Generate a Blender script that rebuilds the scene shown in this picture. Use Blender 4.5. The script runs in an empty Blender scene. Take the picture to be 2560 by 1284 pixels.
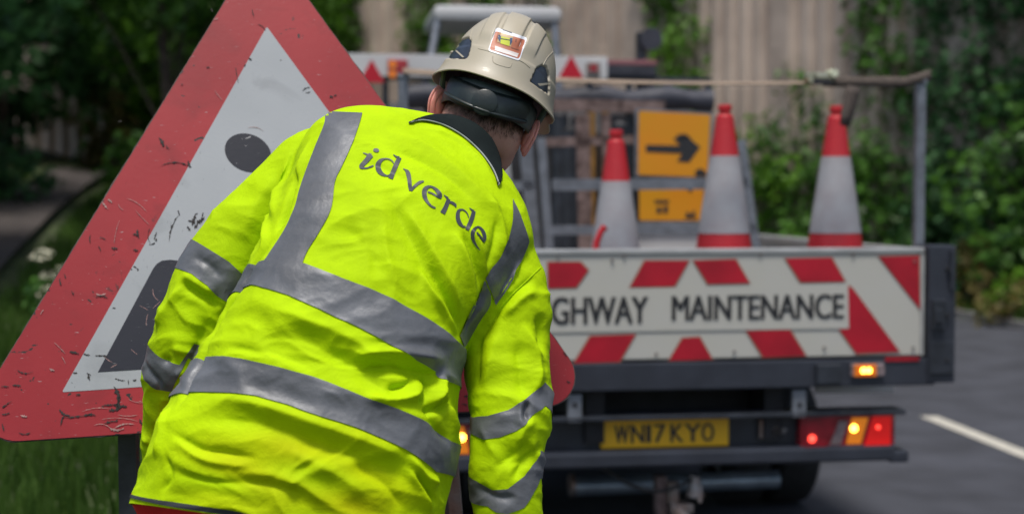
import bpy, bmesh, math, random
import numpy as np
from mathutils import Vector, Matrix, noise
from mathutils.bvhtree import BVHTree
from mathutils.geometry import tessellate_polygon
from mathutils.interpolate import poly_3d_calc
random.seed(7)
RNG = np.random.default_rng(11)
SC = bpy.context.scene
COL = SC.collection
R = math.radians

# ------------------------------------------------------------------ camera
FPX = 3500.0
PITCH = math.atan(152 / FPX)
CAM = Vector((0, 0, 1.6))
cam = bpy.data.cameras.new("camera")
cam.sensor_width = 36
cam.lens = 36 * FPX / 2560
cam.clip_start = 0.05
cam.clip_end = 2000
cam.dof.use_dof = True
cam.dof.focus_distance = 2.62
cam.dof.aperture_fstop = 2.6
camo = bpy.data.objects.new("camera", cam)
COL.objects.link(camo)
camo.location = CAM
camo.rotation_euler = (R(90) - PITCH, 0, 0)
SC.camera = camo
# ------------------------------------------------------------------ sky, sun, exposure
SUN_EL, SUN_AZ = R(72), R(188)       # azimuth clockwise from +Y: behind the camera, a little left
w = bpy.data.worlds.new("World")
SC.world = w
w.use_nodes = True
nt = w.node_tree
sky = nt.nodes.new('ShaderNodeTexSky')
sky.sky_type = 'NISHITA'
sky.sun_disc = False
sky.sun_elevation = SUN_EL
sky.sun_rotation = SUN_AZ
sky.dust_density = 3.0
nt.links.new(sky.outputs[0], nt.nodes['Background'].inputs[0])
nt.nodes['Background'].inputs[1].default_value = 0.105
sl = bpy.data.lights.new("sun", 'SUN')
sl.energy = 2.6
sl.angle = R(12)
sl.color = (1, .96, .9)
so = bpy.data.objects.new("sun", sl)
COL.objects.link(so)
sd = Vector((math.sin(SUN_AZ) * math.cos(SUN_EL), math.cos(SUN_AZ) * math.cos(SUN_EL), math.sin(SUN_EL)))
so.rotation_euler = sd.to_track_quat('Z', 'Y').to_euler()
SC.view_settings.view_transform = 'Standard'
SC.view_settings.look = 'None'
SC.view_settings.gamma = 1
SC.view_settings.exposure = 0.38

# ------------------------------------------------------------------ helpers
FW = Vector((0, math.cos(PITCH), -math.sin(PITCH)))
UP = Vector((0, math.sin(PITCH), math.cos(PITCH)))
def P(px, py, d):
    return CAM + Vector((1, 0, 0)) * ((px - 1280) / FPX * d) + FW * d + UP * ((642 - py) / FPX * d)
def ray(px, py):
    return (Vector((1, 0, 0)) * ((px - 1280) / FPX) + FW + UP * ((642 - py) / FPX)).normalized()

def mat(name, col, rough=.6, metal=0., var=.0, vscale=8., col2=None, bump=0., bscale=60., attr=None, spec=.5, coat=0., emit=None, estr=0., detail=4., trans=0.):
    m = bpy.data.materials.new(name)
    m.use_nodes = True
    n = m.node_tree
    b = n.nodes['Principled BSDF']
    b.inputs['Roughness'].default_value = rough
    b.inputs['Metallic'].default_value = metal
    b.inputs['Specular IOR Level'].default_value = spec
    b.inputs['Coat Weight'].default_value = coat
    if trans: b.inputs['Transmission Weight'].default_value = trans
    c = (*col, 1)
    b.inputs['Base Color'].default_value = c
    if emit:
        b.inputs['Emission Color'].default_value = (*emit, 1)
        b.inputs['Emission Strength'].default_value = estr
    tc = n.nodes.new('ShaderNodeTexCoord')
    if attr:
        a = n.nodes.new('ShaderNodeAttribute'); a.attribute_name = attr
        mx = n.nodes.new('ShaderNodeMix'); mx.data_type = 'RGBA'
        n.links.new(a.outputs['Fac'], mx.inputs['Factor'])
        mx.inputs['A'].default_value = c
        mx.inputs['B'].default_value = (*col2, 1)
        n.links.new(mx.outputs['Result'], b.inputs['Base Color'])
    elif var or col2:
        t = n.nodes.new('ShaderNodeTexNoise')
        t.inputs['Scale'].default_value = vscale
        t.inputs['Detail'].default_value = detail
        n.links.new(tc.outputs['Object'], t.inputs['Vector'])
        r = n.nodes.new('ShaderNodeMapRange')
        r.inputs['From Min'].default_value = .32; r.inputs['From Max'].default_value = .68
        n.links.new(t.outputs['Fac'], r.inputs['Value'])
        mx = n.nodes.new('ShaderNodeMix'); mx.data_type = 'RGBA'
        n.links.new(r.outputs['Result'], mx.inputs['Factor'])
        c2 = (*col2, 1) if col2 else c
        mx.inputs['A'].default_value = tuple(v * (1 - var) for v in c[:3]) + (1,)
        mx.inputs['B'].default_value = tuple(min(1, v * (1 + var)) for v in c2[:3]) + (1,)
        n.links.new(mx.outputs['Result'], b.inputs['Base Color'])
    if bump:
        t2 = n.nodes.new('ShaderNodeTexNoise')
        t2.inputs['Scale'].default_value = bscale
        t2.inputs['Detail'].default_value = 5
        n.links.new(tc.outputs['Object'], t2.inputs['Vector'])
        bp = n.nodes.new('ShaderNodeBump')
        bp.inputs['Strength'].default_value = 1
        bp.inputs['Distance'].default_value = bump
        n.links.new(t2.outputs['Fac'], bp.inputs['Height'])
        n.links.new(bp.outputs[0], b.inputs['Normal'])
    return m

def obj(name, me, m=None, parent=None):
    o = bpy.data.objects.new(name, me)
    COL.objects.link(o)
    if m: 
        o.data.materials.clear(); o.data.materials.append(m)
    if parent:
        o.parent = parent
        bpy.context.view_layer.update()
        o.matrix_parent_inverse = parent.matrix_world.inverted()
    return o
def empty(name, loc, rz=0, **k):
    o = bpy.data.objects.new(name, None)
    COL.objects.link(o); o.location = loc; o.rotation_euler = (0, 0, rz); o.empty_display_size = .1
    bpy.context.view_layer.update()
    return tag(o, **k)
def tag(o, label=None, category=None, group=None, kind=None):
    for a, b in (('label', label), ('category', category), ('group', group), ('kind', kind)):
        if b: o[a] = b
    return o
def mesh(name, v, f, smooth=False):
    me = bpy.data.meshes.new(name)
    me.from_pydata([tuple(a) for a in v], [], [tuple(a) for a in f])
    if smooth: me.shade_smooth()
    me.validate(); me.update()
    return me
class MB:
    """collects boxes, tubes, prisms; builds one mesh"""
    def __init__(s, M=None): s.v = []; s.f = []; s.M = M
    def add(s, v, f):
        k = len(s.v)
        s.v += [tuple(s.M @ Vector(a)) if s.M else tuple(a) for a in v]
        s.f += [tuple(i + k for i in q) for q in f]
        return s
    def box(s, x0, x1, y0, y1, z0, z1, bev=0.):
        bm = bmesh.new()
        bmesh.ops.create_cube(bm, size=1)
        for v in bm.verts:
            v.co = Vector(((x0 + x1) / 2 + v.co.x * (x1 - x0), (y0 + y1) / 2 + v.co.y * (y1 - y0), (z0 + z1) / 2 + v.co.z * (z1 - z0)))
        if bev:
            bmesh.ops.bevel(bm, geom=bm.edges[:], offset=bev, segments=2, affect='EDGES', profile=.6)
        bm.verts.index_update()
        s.add([v.co.copy() for v in bm.verts], [[v.index for v in f.verts] for f in bm.faces])
        bm.free(); return s
    def tube(s, pts, r, n=12, cap=True, flat=None):
        pts = [Vector(p) for p in pts]
        rs = r if hasattr(r, '__len__') else [r] * len(pts)
        vs = []; fs = []
        ref = None
        for i, p in enumerate(pts):
            a = pts[max(0, i - 1)]; b = pts[min(len(pts) - 1, i + 1)]
            t = (b - a).normalized()
            if ref is None: ref = t.orthogonal().normalized()
            u = (ref - t * ref.dot(t)).normalized(); ref = u
            v = t.cross(u)
            for k in range(n):
                an = 2 * math.pi * k / n
                vs.append(p + (u * math.cos(an) + v * math.sin(an)) * rs[i])
        for i in range(len(pts) - 1):
            for k in range(n):
                fs.append((i * n + k, i * n + (k + 1) % n, (i + 1) * n + (k + 1) % n, (i + 1) * n + k))
        if cap:
            fs.append(tuple(range(n))[::-1]); fs.append(tuple((len(pts) - 1) * n + k for k in range(n)))
        return s.add(vs, fs)
    def bar(s, a, b, w, h, up=(0, 0, 1)):
        a = Vector(a); b = Vector(b); t = (b - a).normalized(); up = Vector(up)
        x = t.cross(up).normalized(); y = x.cross(t).normalized()
        vs = [p + x * sx * w / 2 + y * sy * h / 2 for p in (a, b) for sx, sy in ((-1, -1), (1, -1), (1, 1), (-1, 1))]
        return s.add(vs, [(0, 1, 5, 4), (1, 2, 6, 5), (2, 3, 7, 6), (3, 0, 4, 7), (3, 2, 1, 0), (4, 5, 6, 7)])
    def lathe(s, prof, c, n=32, sq=0):
        vs = []; fs = []
        for (r, z) in prof:
            for k in range(n):
                an = 2 * math.pi * k / n
                vs.append((c[0] + r * math.cos(an), c[1] + r * math.sin(an), c[2] + z))
        for i in range(len(prof) - 1):
            for k in range(n):
                fs.append((i * n + k, i * n + (k + 1) % n, (i + 1) * n + (k + 1) % n, (i + 1) * n + k))
        return s.add(vs, fs)
    def prism(s, poly, org, ax, ay, t, z=0.):
        """polygon (2-D) in the plane org + x*ax + y*ay, thickness t along the normal, starting at z"""
        ax = Vector(ax); ay = Vector(ay); nn = ax.cross(ay).normalized(); org = Vector(org)
        n = len(poly)
        A = [org + ax * x + ay * y + nn * z for x, y in poly]; B = [a + nn * t for a in A]
        tris = tessellate_polygon([[Vector((x, y, 0)) for x, y in poly]])
        fs = [tuple(reversed(q)) for q in tris] + [tuple(i + n for i in q) for q in tris]
        fs += [(i, (i + 1) % n, (i + 1) % n + n, i + n) for i in range(n)]
        return s.add(A + B, fs)
    def build(s, name, m=None, parent=None, smooth=False, norm=True):
        me = mesh(name, s.v, s.f)
        if norm:
            bm = bmesh.new(); bm.from_mesh(me); bmesh.ops.recalc_face_normals(bm, faces=bm.faces[:]); bm.to_mesh(me); bm.free()
        if smooth:
            me.shade_smooth()
            try: me.set_sharp_from_angle(angle=R(40))
            except Exception: pass
        return obj(name, me, m, parent)

def evaluated(o):
    dg = bpy.context.evaluated_depsgraph_get()
    dg.update()
    return bpy.data.meshes.new_from_object(o.evaluated_get(dg))
def text_mesh(txt, size, bold=.0, ext=.001):
    c = bpy.data.curves.new('lettering', 'FONT'); c.body = txt; c.size = size; c.offset = bold; c.extrude = ext
    c.align_x = 'LEFT'; c.space_character = 1.0
    o = bpy.data.objects.new('lettering', c); COL.objects.link(o)
    me = evaluated(o)
    bpy.data.objects.remove(o); bpy.data.curves.remove(c)
    return me
def place_text(txt, x0, x1, y0, y1, org, ax, ay, m, parent, name='lettering', bold=0., ext=.0015, z=.0, dup=0.):
    """text fitted to the box x0..x1, y0..y1 of a plane"""
    me = text_mesh(txt, 1, bold, .01)
    co = np.array([v.co for v in me.vertices])
    mn = co.min(0); mx = co.max(0)
    ax = Vector(ax); ay = Vector(ay); nn = ax.cross(ay).normalized()
    for v in me.vertices:
        fx = (v.co.x - mn[0]) / (mx[0] - mn[0]); fy = (v.co.y - mn[1]) / (mx[1] - mn[1]); fz = (v.co.z - mn[2]) / (mx[2] - mn[2])
        v.co = Vector(org) + ax * (x0 + (x1 - x0) * fx) + ay * (y0 + (y1 - y0) * fy) + nn * (z + ext * fz)
    me.update()
    if dup:
        V_ = [v.co.copy() for v in me.vertices]; F_ = [tuple(p.vertices) for p in me.polygons]; mb = MB()
        for i, d_ in enumerate((-dup, 0, dup)): mb.add([v + ax * d_ + nn * (.0003 * i) for v in V_], F_)
        return mb.build(name, m, parent, norm=False)
    return obj(name, me, m, parent)
def roundpoly(pts, r, n=8):
    out = []
    N = len(pts)
    for i in range(N):
        p = Vector(pts[i]); a = Vector(pts[i - 1]); b = Vector(pts[(i + 1) % N])
        rr = r[i] if hasattr(r, '__len__') else r
        da = (a - p).normalized(); db = (b - p).normalized()
        ang = da.angle(db); t = rr / math.tan(ang / 2)
        c = p + (da + db).normalized() * (rr / math.sin(ang / 2))
        s = p + da * t - c; e = p + db * t - c
        sa = math.atan2(s.y, s.x); ea = math.atan2(e.y, e.x)
        d = (ea - sa + math.pi) % (2 * math.pi) - math.pi
        for k in range(n + 1):
            an = sa + d * k / n
            out.append((c.x + rr * math.cos(an), c.y + rr * math.sin(an)))
    return out

# ------------------------------------------------------------------ materials
M = {}
M['asphalt'] = mat('asphalt', (.045, .048, .060), .85, var=.28, vscale=2.2, bump=.004, bscale=180, detail=12)
M['path'] = mat('path asphalt', (.055, .045, .042), .9, var=.3, vscale=3, bump=.005, bscale=60)
M['kerb'] = mat('kerb', (.22, .21, .2), .85, var=.25, vscale=10, bump=.003)
M['ground'] = mat('soil', (.035, .045, .018), .95, col2=(.05, .07, .022), var=.3, vscale=2, bump=.03, bscale=12)
M['marking'] = mat('road paint', (.46, .44, .38), .7, var=.15, vscale=20, bump=.002, bscale=120)
M['concrete'] = mat('concrete', (.42, .335, .28), .9, col2=(.52, .43, .36), var=.15, vscale=.9, bump=.01, bscale=6)
M['leaf'] = mat('leaf', (.028, .080, .014), .5, attr='tint', col2=(.12, .29, .035), spec=.35)
M['leafdark'] = mat('dark leaf', (.028, .078, .030), .55, attr='tint', col2=(.10, .25, .08), spec=.3)
M['leaffresh'] = mat('fresh leaf', (.045, .13, .010), .5, attr='tint', col2=(.18, .38, .03), spec=.35)
M['leafbrown'] = mat('brown leaf', (.09, .075, .02), .7, attr='tint', col2=(.24, .20, .05))
M['grass'] = mat('grass', (.03, .07, .011), .6, attr='tint', col2=(.10, .19, .03), spec=.25)
M['bark'] = mat('bark', (.06, .045, .035), .9, var=.4, vscale=8, bump=.02, bscale=14)
M['wood'] = mat('fence wood', (.07, .05, .042), .9, var=.4, vscale=5, bump=.006, bscale=30)
M['cream'] = mat('cream flower', (.6, .58, .42), .7, var=.1)
M['black'] = mat('black paint', (.022, .026, .034), .45, var=.35, vscale=12, bump=.001, bscale=60)
M['beam'] = mat('dark grey paint', (.027, .031, .042), .42, var=.2, vscale=7, bump=.001, bscale=40)
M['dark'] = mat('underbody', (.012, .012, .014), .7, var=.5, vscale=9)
M['rubber'] = mat('rubber', (.02, .02, .02), .8, var=.3, vscale=30, bump=.002)
M['boardwhite'] = mat('retroreflective white', (.50, .49, .44), .5, col2=(.43, .42, .365), var=.07, vscale=7, detail=9)
M['boardred'] = mat('retroreflective red', (.37, .005, .018), .4, var=.18, vscale=6)
M['boardedge'] = mat('dull orange edge', (.30, .14, .08), .6)
M['alu'] = mat('aluminium', (.5, .5, .48), .4, metal=.5, var=.12, vscale=9)
M['galv'] = mat('galvanised steel', (.20, .215, .24), .45, metal=.5, var=.25, vscale=14, bump=.001)
M['steel'] = mat('worn steel', (.33, .32, .31), .45, metal=.6, col2=(.2, .13, .1), var=.2, vscale=16, bump=.002)
M['rust'] = mat('rusty steel', (.10, .06, .05), .8, col2=(.17, .12, .11), var=.3, vscale=20, bump=.002)
M['plate'] = mat('number plate', (.85, .47, .01), .4, var=.06, vscale=5)
M['letters'] = mat('black lettering', (.02, .02, .022), .5)
M['conered'] = mat('cone red', (.55, .014, .022), .45, col2=(.38, .016, .022), var=.14, vscale=9, bump=.001)
M['conewhite'] = mat('cone sleeve', (.40, .41, .43), .5, col2=(.27, .25, .26), var=.12, vscale=9, detail=9)
M['yellow'] = mat('yellow sign sheet', (.70, .31, .005), .45, col2=(.56, .21, .004), var=.15, vscale=4)
M['strap'] = mat('tan webbing', (.24, .18, .13), .85, var=.12, vscale=8, bump=.001, bscale=500)
M['ratchet'] = mat('ratchet metal', (.5, .47, .33), .35, metal=.8, var=.3, vscale=60)
M['amber'] = mat('amber lens', (.8, .2, .01), .25, coat=.5)
M['amberlit'] = mat('amber lens lit', (.55, .11, .006), .25, emit=(1, .32, .02), estr=.3)
M['bulb'] = mat('amber bulb', (1, .6, .1), .3, emit=(1, .55, .06), estr=9)
M['redlens'] = mat('red lens', (.30, .006, .015), .2, coat=.6, var=.3, vscale=20)
M['redlit'] = mat('red lens lit', (.7, .01, .01), .25, emit=(1, .02, .015), estr=.2)
M['redbulb'] = mat('red bulb', (1, .1, .05), .3, emit=(1, .06, .04), estr=2.5)
M['clear'] = mat('clear lens', (.22, .17, .17), .15, coat=.6, var=.4, vscale=50)
M['vanwhite'] = mat('white paint', (.52, .52, .52), .4, var=.08, vscale=3)
M['glass'] = mat('dark glass', (.012, .014, .018), .08)
M['tarp'] = mat('dark tarpaulin', (.03, .032, .045), .6, var=.3, vscale=6, bump=.01, bscale=9)
M['triangle'] = mat('red reflector', (.45, .005, .02), .35, var=.1)

def translucent(m, f=.45):
    n = m.node_tree; b = n.nodes['Principled BSDF']; out = [q for q in n.nodes if q.type == 'OUTPUT_MATERIAL'][0]
    t = n.nodes.new('ShaderNodeBsdfTranslucent'); mx = n.nodes.new('ShaderNodeMixShader'); mx.inputs[0].default_value = f
    src = b.inputs['Base Color'].links[0].from_socket
    n.links.new(src, t.inputs['Color']); n.links.new(b.outputs[0], mx.inputs[1]); n.links.new(t.outputs[0], mx.inputs[2]); n.links.new(mx.outputs[0], out.inputs[0])
for k_ in ('leaf', 'leafdark', 'leaffresh', 'leafbrown', 'grass'): translucent(M[k_])
# ------------------------------------------------------------------ ground, road, verges
RD = Vector((-.1357, .9907, 0))                    # direction of the lane
def edge_x(y, off=0.):                             # left edge of the road, curving left far ahead
    x = -.45 - .137 * (y - 6)
    if y > 20: x -= .012 * (y - 20) ** 2
    return x + off
def sstep(t):
    t = min(1, max(0, t)); return t * t * (3 - 2 * t)
ROADW = 8.0
def height(x, y):
    e = edge_x(y)
    if x < e + .05:
        d = e - x
        h = .11 + .12 * sstep(d / .7)
        h += .085 * max(0, y - 5) * sstep((d - .8) / 4) * (1 if y < 45 else 45 / y)
        return h + .03 * noise.noise((x * .8, y * .8, 0)) * sstep(d / 1.5)
    r = edge_x(y) + ROADW + (.012 * (y - 20) ** 2 * .4 if y > 20 else 0)
    if x > r:
        d = x - r
        return .06 * sstep(d / .3) + .5 * sstep((d - .3) / 4) + .04 * noise.noise((x, y, 3))
    return -.03
def grid_ground():
    xs = np.concatenate([np.linspace(-220, -20, 14)[:-1], np.linspace(-20, 14, 137), np.linspace(14, 200, 12)[1:]])
    ys = np.concatenate([np.linspace(-120, -2, 10)[:-1], np.linspace(-2, 46, 150), np.linspace(46, 400, 16)[1:]])
    v = [(x, y, height(x, y)) for y in ys for x in xs]
    nx = len(xs)
    f = [(j * nx + i, j * nx + i + 1, (j + 1) * nx + i + 1, (j + 1) * nx + i) for j in range(len(ys) - 1) for i in range(nx - 1)]
    o = obj('ground', mesh('ground', v, f, True), M['ground'])
    tag(o, kind='structure')
grid_ground()
def sheet(name, left, right, z, m, ys):
    v = []; f = []
    n = 10
    for y in ys:
        for k in range(n + 1):
            v.append((left(y) + (right(y) - left(y)) * k / n, y, z if not callable(z) else z(y)))
    for j in range(len(ys) - 1):
        for k in range(n):
            a = j * (n + 1) + k
            f.append((a, a + 1, a + n + 2, a + n + 1))
    return tag(obj(name, mesh(name, v, f, True), m), kind='structure')
rd_r = lambda y: edge_x(y) + ROADW + (.012 * (y - 20) ** 2 * .4 if y > 20 else 0)
YS = list(np.linspace(-40, 60, 120))
sheet('road', lambda y: edge_x(y), rd_r, 0.0, M['asphalt'], YS)
k = MB()
for y0, y1 in zip(np.arange(-6, 40, .92), np.arange(-6, 40, .92) + .915):
    a = Vector((edge_x(y0) - .06, y0, .055)); b = Vector((edge_x(y1) - .06, y1, .055))
    k.bar(a, b, .125, .15)
tag(k.build('kerb', M['kerb']), kind='structure')
k = MB()
for y0 in np.arange(2, 34, .92):
    k.bar(Vector((edge_x(y0) + ROADW + .06, y0, .03)), Vector((edge_x(y0 + .915) + ROADW + .06, y0 + .915, .03)), .125, .14)
tag(k.build('kerb', M['kerb']), kind='structure')
# broken centre line
def road_line(name, y0, y1, x_at, wd):
    v = []; f = []
    n = 8
    for i in range(n + 1):
        y = y0 + (y1 - y0) * i / n; x = x_at(y)
        v += [(x - wd / 2, y, .004), (x + wd / 2, y, .004)]
        if i: f.append((2 * i - 2, 2 * i - 1, 2 * i + 1, 2 * i))
    return tag(obj(name, mesh(name, v, f), M['marking']), kind='structure')
cl = lambda y: 3.03 - (y - 10.1) * .1
for a, b in ((1.9, 5.9), (6.1, 10.12), (15.1, 19.1)):
    road_line('road_marking', a, b, cl, .13)

# footpath climbing on the left bank
pv = []; pf = []
pc = [(-4.2, 8), (-5.0, 11.5), (-5.7, 14.5), (-6.6, 18.5), (-7.4, 22.5), (-8.3, 27), (-9.2, 32), (-10.5, 38)]
for i, (x, y) in enumerate(pc):
    a = pc[max(0, i - 1)]; b = pc[min(len(pc) - 1, i + 1)]
    t = Vector((b[0] - a[0], b[1] - a[1], 0)).normalized(); nrm = Vector((-t.y, t.x, 0))
    for s in (-1, -.5, 0, .5, 1):
        q = Vector((x, y, 0)) + nrm * s * .50
        pv.append((q.x, q.y, max(height(q.x, q.y), height(x, y)) + .035))
    if i:
        for k_ in range(4):
            c = (i - 1) * 5 + k_
            pf.append((c, c + 1, c + 6, c + 5))
tag(obj('path', mesh('path', pv, pf, True), M['path']), kind='structure')

# ------------------------------------------------------------------ foliage
def leaf_mesh(name, pos, nrm, size, tint, aspect=1.5):
    """one folded quad per leaf"""
    n = len(pos)
    rv = RNG.normal(size=(n, 3))
    nrm = nrm / np.linalg.norm(nrm, axis=1, keepdims=True)
    t = np.cross(nrm, rv); t /= np.linalg.norm(t, axis=1, keepdims=True)
    b = np.cross(nrm, t)
    s = np.asarray(size).reshape(-1, 1) * np.ones((n, 1))
    v = np.empty((n, 4, 3))
    v[:, 0] = pos - t * s * aspect * .5
    v[:, 1] = pos + b * s * .5 + nrm * s * .15
    v[:, 2] = pos + t * s * aspect * .5
    v[:, 3] = pos - b * s * .5 + nrm * s * .15
    me = bpy.data.meshes.new(name)
    me.vertices.add(4 * n); me.vertices.foreach_set('co', v.reshape(-1).astype(np.float32))
    me.loops.add(4 * n); me.loops.foreach_set('vertex_index', np.arange(4 * n, dtype=np.int32))
    me.polygons.add(n)
    me.polygons.foreach_set('loop_start', np.arange(0, 4 * n, 4, dtype=np.int32))
    try: me.polygons.foreach_set('loop_total', np.full(n, 4, dtype=np.int32))
    except Exception: pass
    a = me.attributes.new('tint', 'FLOAT', 'FACE')
    a.data.foreach_set('value', np.clip(tint, 0, 1).astype(np.float32))
    me.update(); me.validate()
    return me
def clump_leaves(centers, radii, per, size, tintbase=None, squash=.8):
    pos = []; nr = []; ti = []; sz = []
    for i, (c, r) in enumerate(zip(centers, radii)):
        n = int(per * (r ** 2))
        d = RNG.normal(size=(n, 3)); d /= np.linalg.norm(d, axis=1, keepdims=True)
        rr = r * (.55 + .5 * RNG.random(n) ** .6)
        p = d * rr[:, None]; p[:, 2] *= squash
        pos.append(np.asarray(c) + p)
        nr.append(d + RNG.normal(size=(n, 3)) * .55 + np.array([0, 0, .5]))
        tb = (tintbase[i] if tintbase is not None else RNG.random() * .6)
        ti.append(tb + RNG.random(n) * .45 - .08)
        sz.append(size * (.6 + .8 * RNG.random(n)))
    return np.concatenate(pos), np.concatenate(nr), np.concatenate(sz), np.concatenate(ti)
def tree(name, base, h, crown_r, cz, m, label, nclump=60, per=260, size=.13, lean=(0, 0), trunk_r=.16, group=None, low=.25):
    x, y = base; z0 = height(x, y) - .1
    t = empty(name, (x, y, z0), label=label, category='tree', group=group)
    mb = MB()
    top = Vector((x + lean[0], y + lean[1], z0 + h * .8))
    pts = [Vector((x, y, z0)).lerp(top, s) + Vector((math.sin(s * 5 + x) * .15, math.cos(s * 4 + y) * .12, 0)) * s for s in np.linspace(0, 1, 8)]
    mb.tube(pts, [trunk_r * (1.25 - s) for s in np.linspace(0, 1, 8)], 9)
    cs = []; rs = []
    for i in range(nclump):
        d = RNG.normal(size=3); d /= np.linalg.norm(d)
        q = RNG.random() ** .45
        zc = z0 + cz
        c = np.array([x + lean[0] * .6 + d[0] * crown_r[0] * q, y + lean[1] * .6 + d[1] * crown_r[0] * q, zc + d[2] * crown_r[1] * q])
        if c[2] < z0 + low: continue
        cs.append(c); rs.append(crown_r[0] * (.16 + .2 * RNG.random()))
        if i % 4 == 0:
            k_ = pts[2 + int(5 * RNG.random())]
            mb.tube([k_, k_.lerp(Vector(c), .5) + Vector((0, 0, .15)), Vector(c)], [trunk_r * .35, trunk_r * .2, .015], 6)
    mb.build('trunk', M['bark'], t, True)
    p, n_, s_, ti = clump_leaves(cs, rs, per, size)
    obj('crown', leaf_mesh('crown', p, n_, s_, ti), m, t)
    return t
def shrub(name, base, r, h, m, label, cat='shrub', n=24, per=420, size=.09, group=None, zoff=0, stems=True):
    x, y = base; z0 = height(x, y)
    t = empty(name, (x, y, z0), label=label, category=cat, group=group)
    cs = []; rs = []; mb = MB()
    for i in range(n):
        a = RNG.random() * 6.283; q = RNG.random() ** .5
        zz = RNG.random()
        rad = r * (1 - .55 * zz ** 2)
        c = np.array([x + math.cos(a) * rad * q, y + math.sin(a) * rad * q, z0 + .1 + zz * h + zoff])
        cs.append(c); rs.append(r * (.22 + .2 * RNG.random()))
        if i % 3 == 0: mb.tube([(x + .1 * math.cos(a), y + .1 * math.sin(a), z0 - .05), Vector((x, y, z0)).lerp(Vector(c), .6), Vector(c)], [.03, .02, .008], 5)
    mb.build('stems', M['bark'], t)
    p, n_, s_, ti = clump_leaves(cs, rs, per, size)
    obj('leaves', leaf_mesh('leaves', p, n_, s_, ti), m, t)
    return t

# ------------------------------------------------------------------ ribbed retaining wall and its ivy
WP = [Vector((10.2, 8, 0)), Vector((8.6, 15, 0)), Vector((6.6, 22, 0)), Vector((3.2, 28, 0)), Vector((-1.2, 32, 0)), Vector((-7, 35, 0)), Vector((-16, 38, 0))]
WL = [0]
for a, b in zip(WP, WP[1:]): WL.append(WL[-1] + (b - a).length)
def wall_at(s):
    for i in range(len(WP) - 1):
        if s <= WL[i + 1] or i == len(WP) - 2:
            q = (s - WL[i]) / (WL[i + 1] - WL[i])
            p = WP[i].lerp(WP[i + 1], q); t = (WP[i + 1] - WP[i]).normalized()
            return p, Vector((-t.y, t.x, 0)) * 1.0
WH = 11.0
wv = []; wf = []
s = 0; col = 0
while s < WL[-1]:
    p, nn = wall_at(s)
    if nn.y > 0: nn = -nn
    ph = (s % .42) / .42
    panel = (s % 4.4)
    off = (.15 if ph < .5 else 0.0)
    if panel < .55: off = .22                    # plain pier between ribbed panels
    q = p + nn * off
    wv += [(q.x, q.y, -.3), (q.x, q.y, WH)]
    col += 1
    if col > 1: wf.append((2 * col - 4, 2 * col - 2, 2 * col - 1, 2 * col - 3))
    s += .06
o = obj('retaining_wall', mesh('retaining_wall', wv, wf), M['concrete'])
sm = o.modifiers.new('thick', 'SOLIDIFY'); sm.thickness = .5; sm.offset = 1
tag(o, 'tall ribbed concrete retaining wall largely covered by ivy behind the truck', 'wall')
def wall_s_of_px(px):                            # where the line of sight at px meets the wall
    best = 0; bd = 1e9
    for s_ in np.arange(0, WL[-1], .1):
        p, _ = wall_at(s_)
        q = 1280 + FPX * p.x / p.y
        if abs(q - px) < bd: bd = abs(q - px); best = s_
    return best
BARE = [(935, 1018, 1.2), (1405, 1615, 2.4), (1795, 1850, 1.0), (1855, 2135, 3.55), (2255, 2290, 4.6), (1135, 1160, 4.6), (1290, 1320, 4.2)]
BS = [(wall_s_of_px(b), wall_s_of_px(a), z) for a, b, z in BARE]
def ivy(name, s0, s1, m, label, dens=6.5, seed=1):
    cs = []; rs = []; tb = []
    n = int((s1 - s0) * WH * dens)
    for i in range(n):
        s_ = s0 + RNG.random() * (s1 - s0); z = RNG.random() ** .9 * WH
        bad = False
        wob = .35 * noise.noise((s_ * 1.3, z * .45, seed))
        for a, b, zb in BS:
            if a - .30 < s_ + wob * .5 < b + .30 and z > zb + 1.2 * noise.noise((s_ * 2.5, 7, seed)): bad = True
        if bad: continue
        if noise.noise((s_ * .9, z * .5, seed + 4)) < -.55: continue
        p, nn = wall_at(s_)
        if nn.y > 0: nn = -nn
        th = .22 + .35 * max(0, noise.noise((s_ * .5, z * .6, 2))) + (.5 * (1 - z / 2.5) if z < 2.5 else 0)
        c = p + nn * th * (.5 + RNG.random() * .5)
        cs.append(np.array([c.x, c.y, z])); rs.append(.26 + .30 * RNG.random())
        tb.append(.3 + .75 * noise.noise((s_ * .8, z * .8, seed + 9)))
    p, n_, s_, ti = clump_leaves(cs, rs, 300, .10, tb, 1.1)
    o = obj(name, leaf_mesh(name, p, n_, s_, ti), m)
    tag(o, label, 'ivy', 'ivy mats on the retaining wall')
ivy('ivy', wall_s_of_px(2330), wall_s_of_px(1960) , M['leaf'], 'ivy mat on the concrete wall behind the two right-hand traffic cones')
ivy('ivy', 1.0, wall_s_of_px(2335), M['leafdark'], 'darkest ivy mat on the wall right of the grey corner post', seed=3)
ivy('ivy', wall_s_of_px(1960), wall_s_of_px(1500), M['leaffresh'], 'bright ivy mat between the two pale bare concrete strips', seed=5)
ivy('ivy', wall_s_of_px(1500), wall_s_of_px(700), M['leaffresh'], 'bright ivy mat on the wall behind the hard hat and white board', seed=8)

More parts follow.
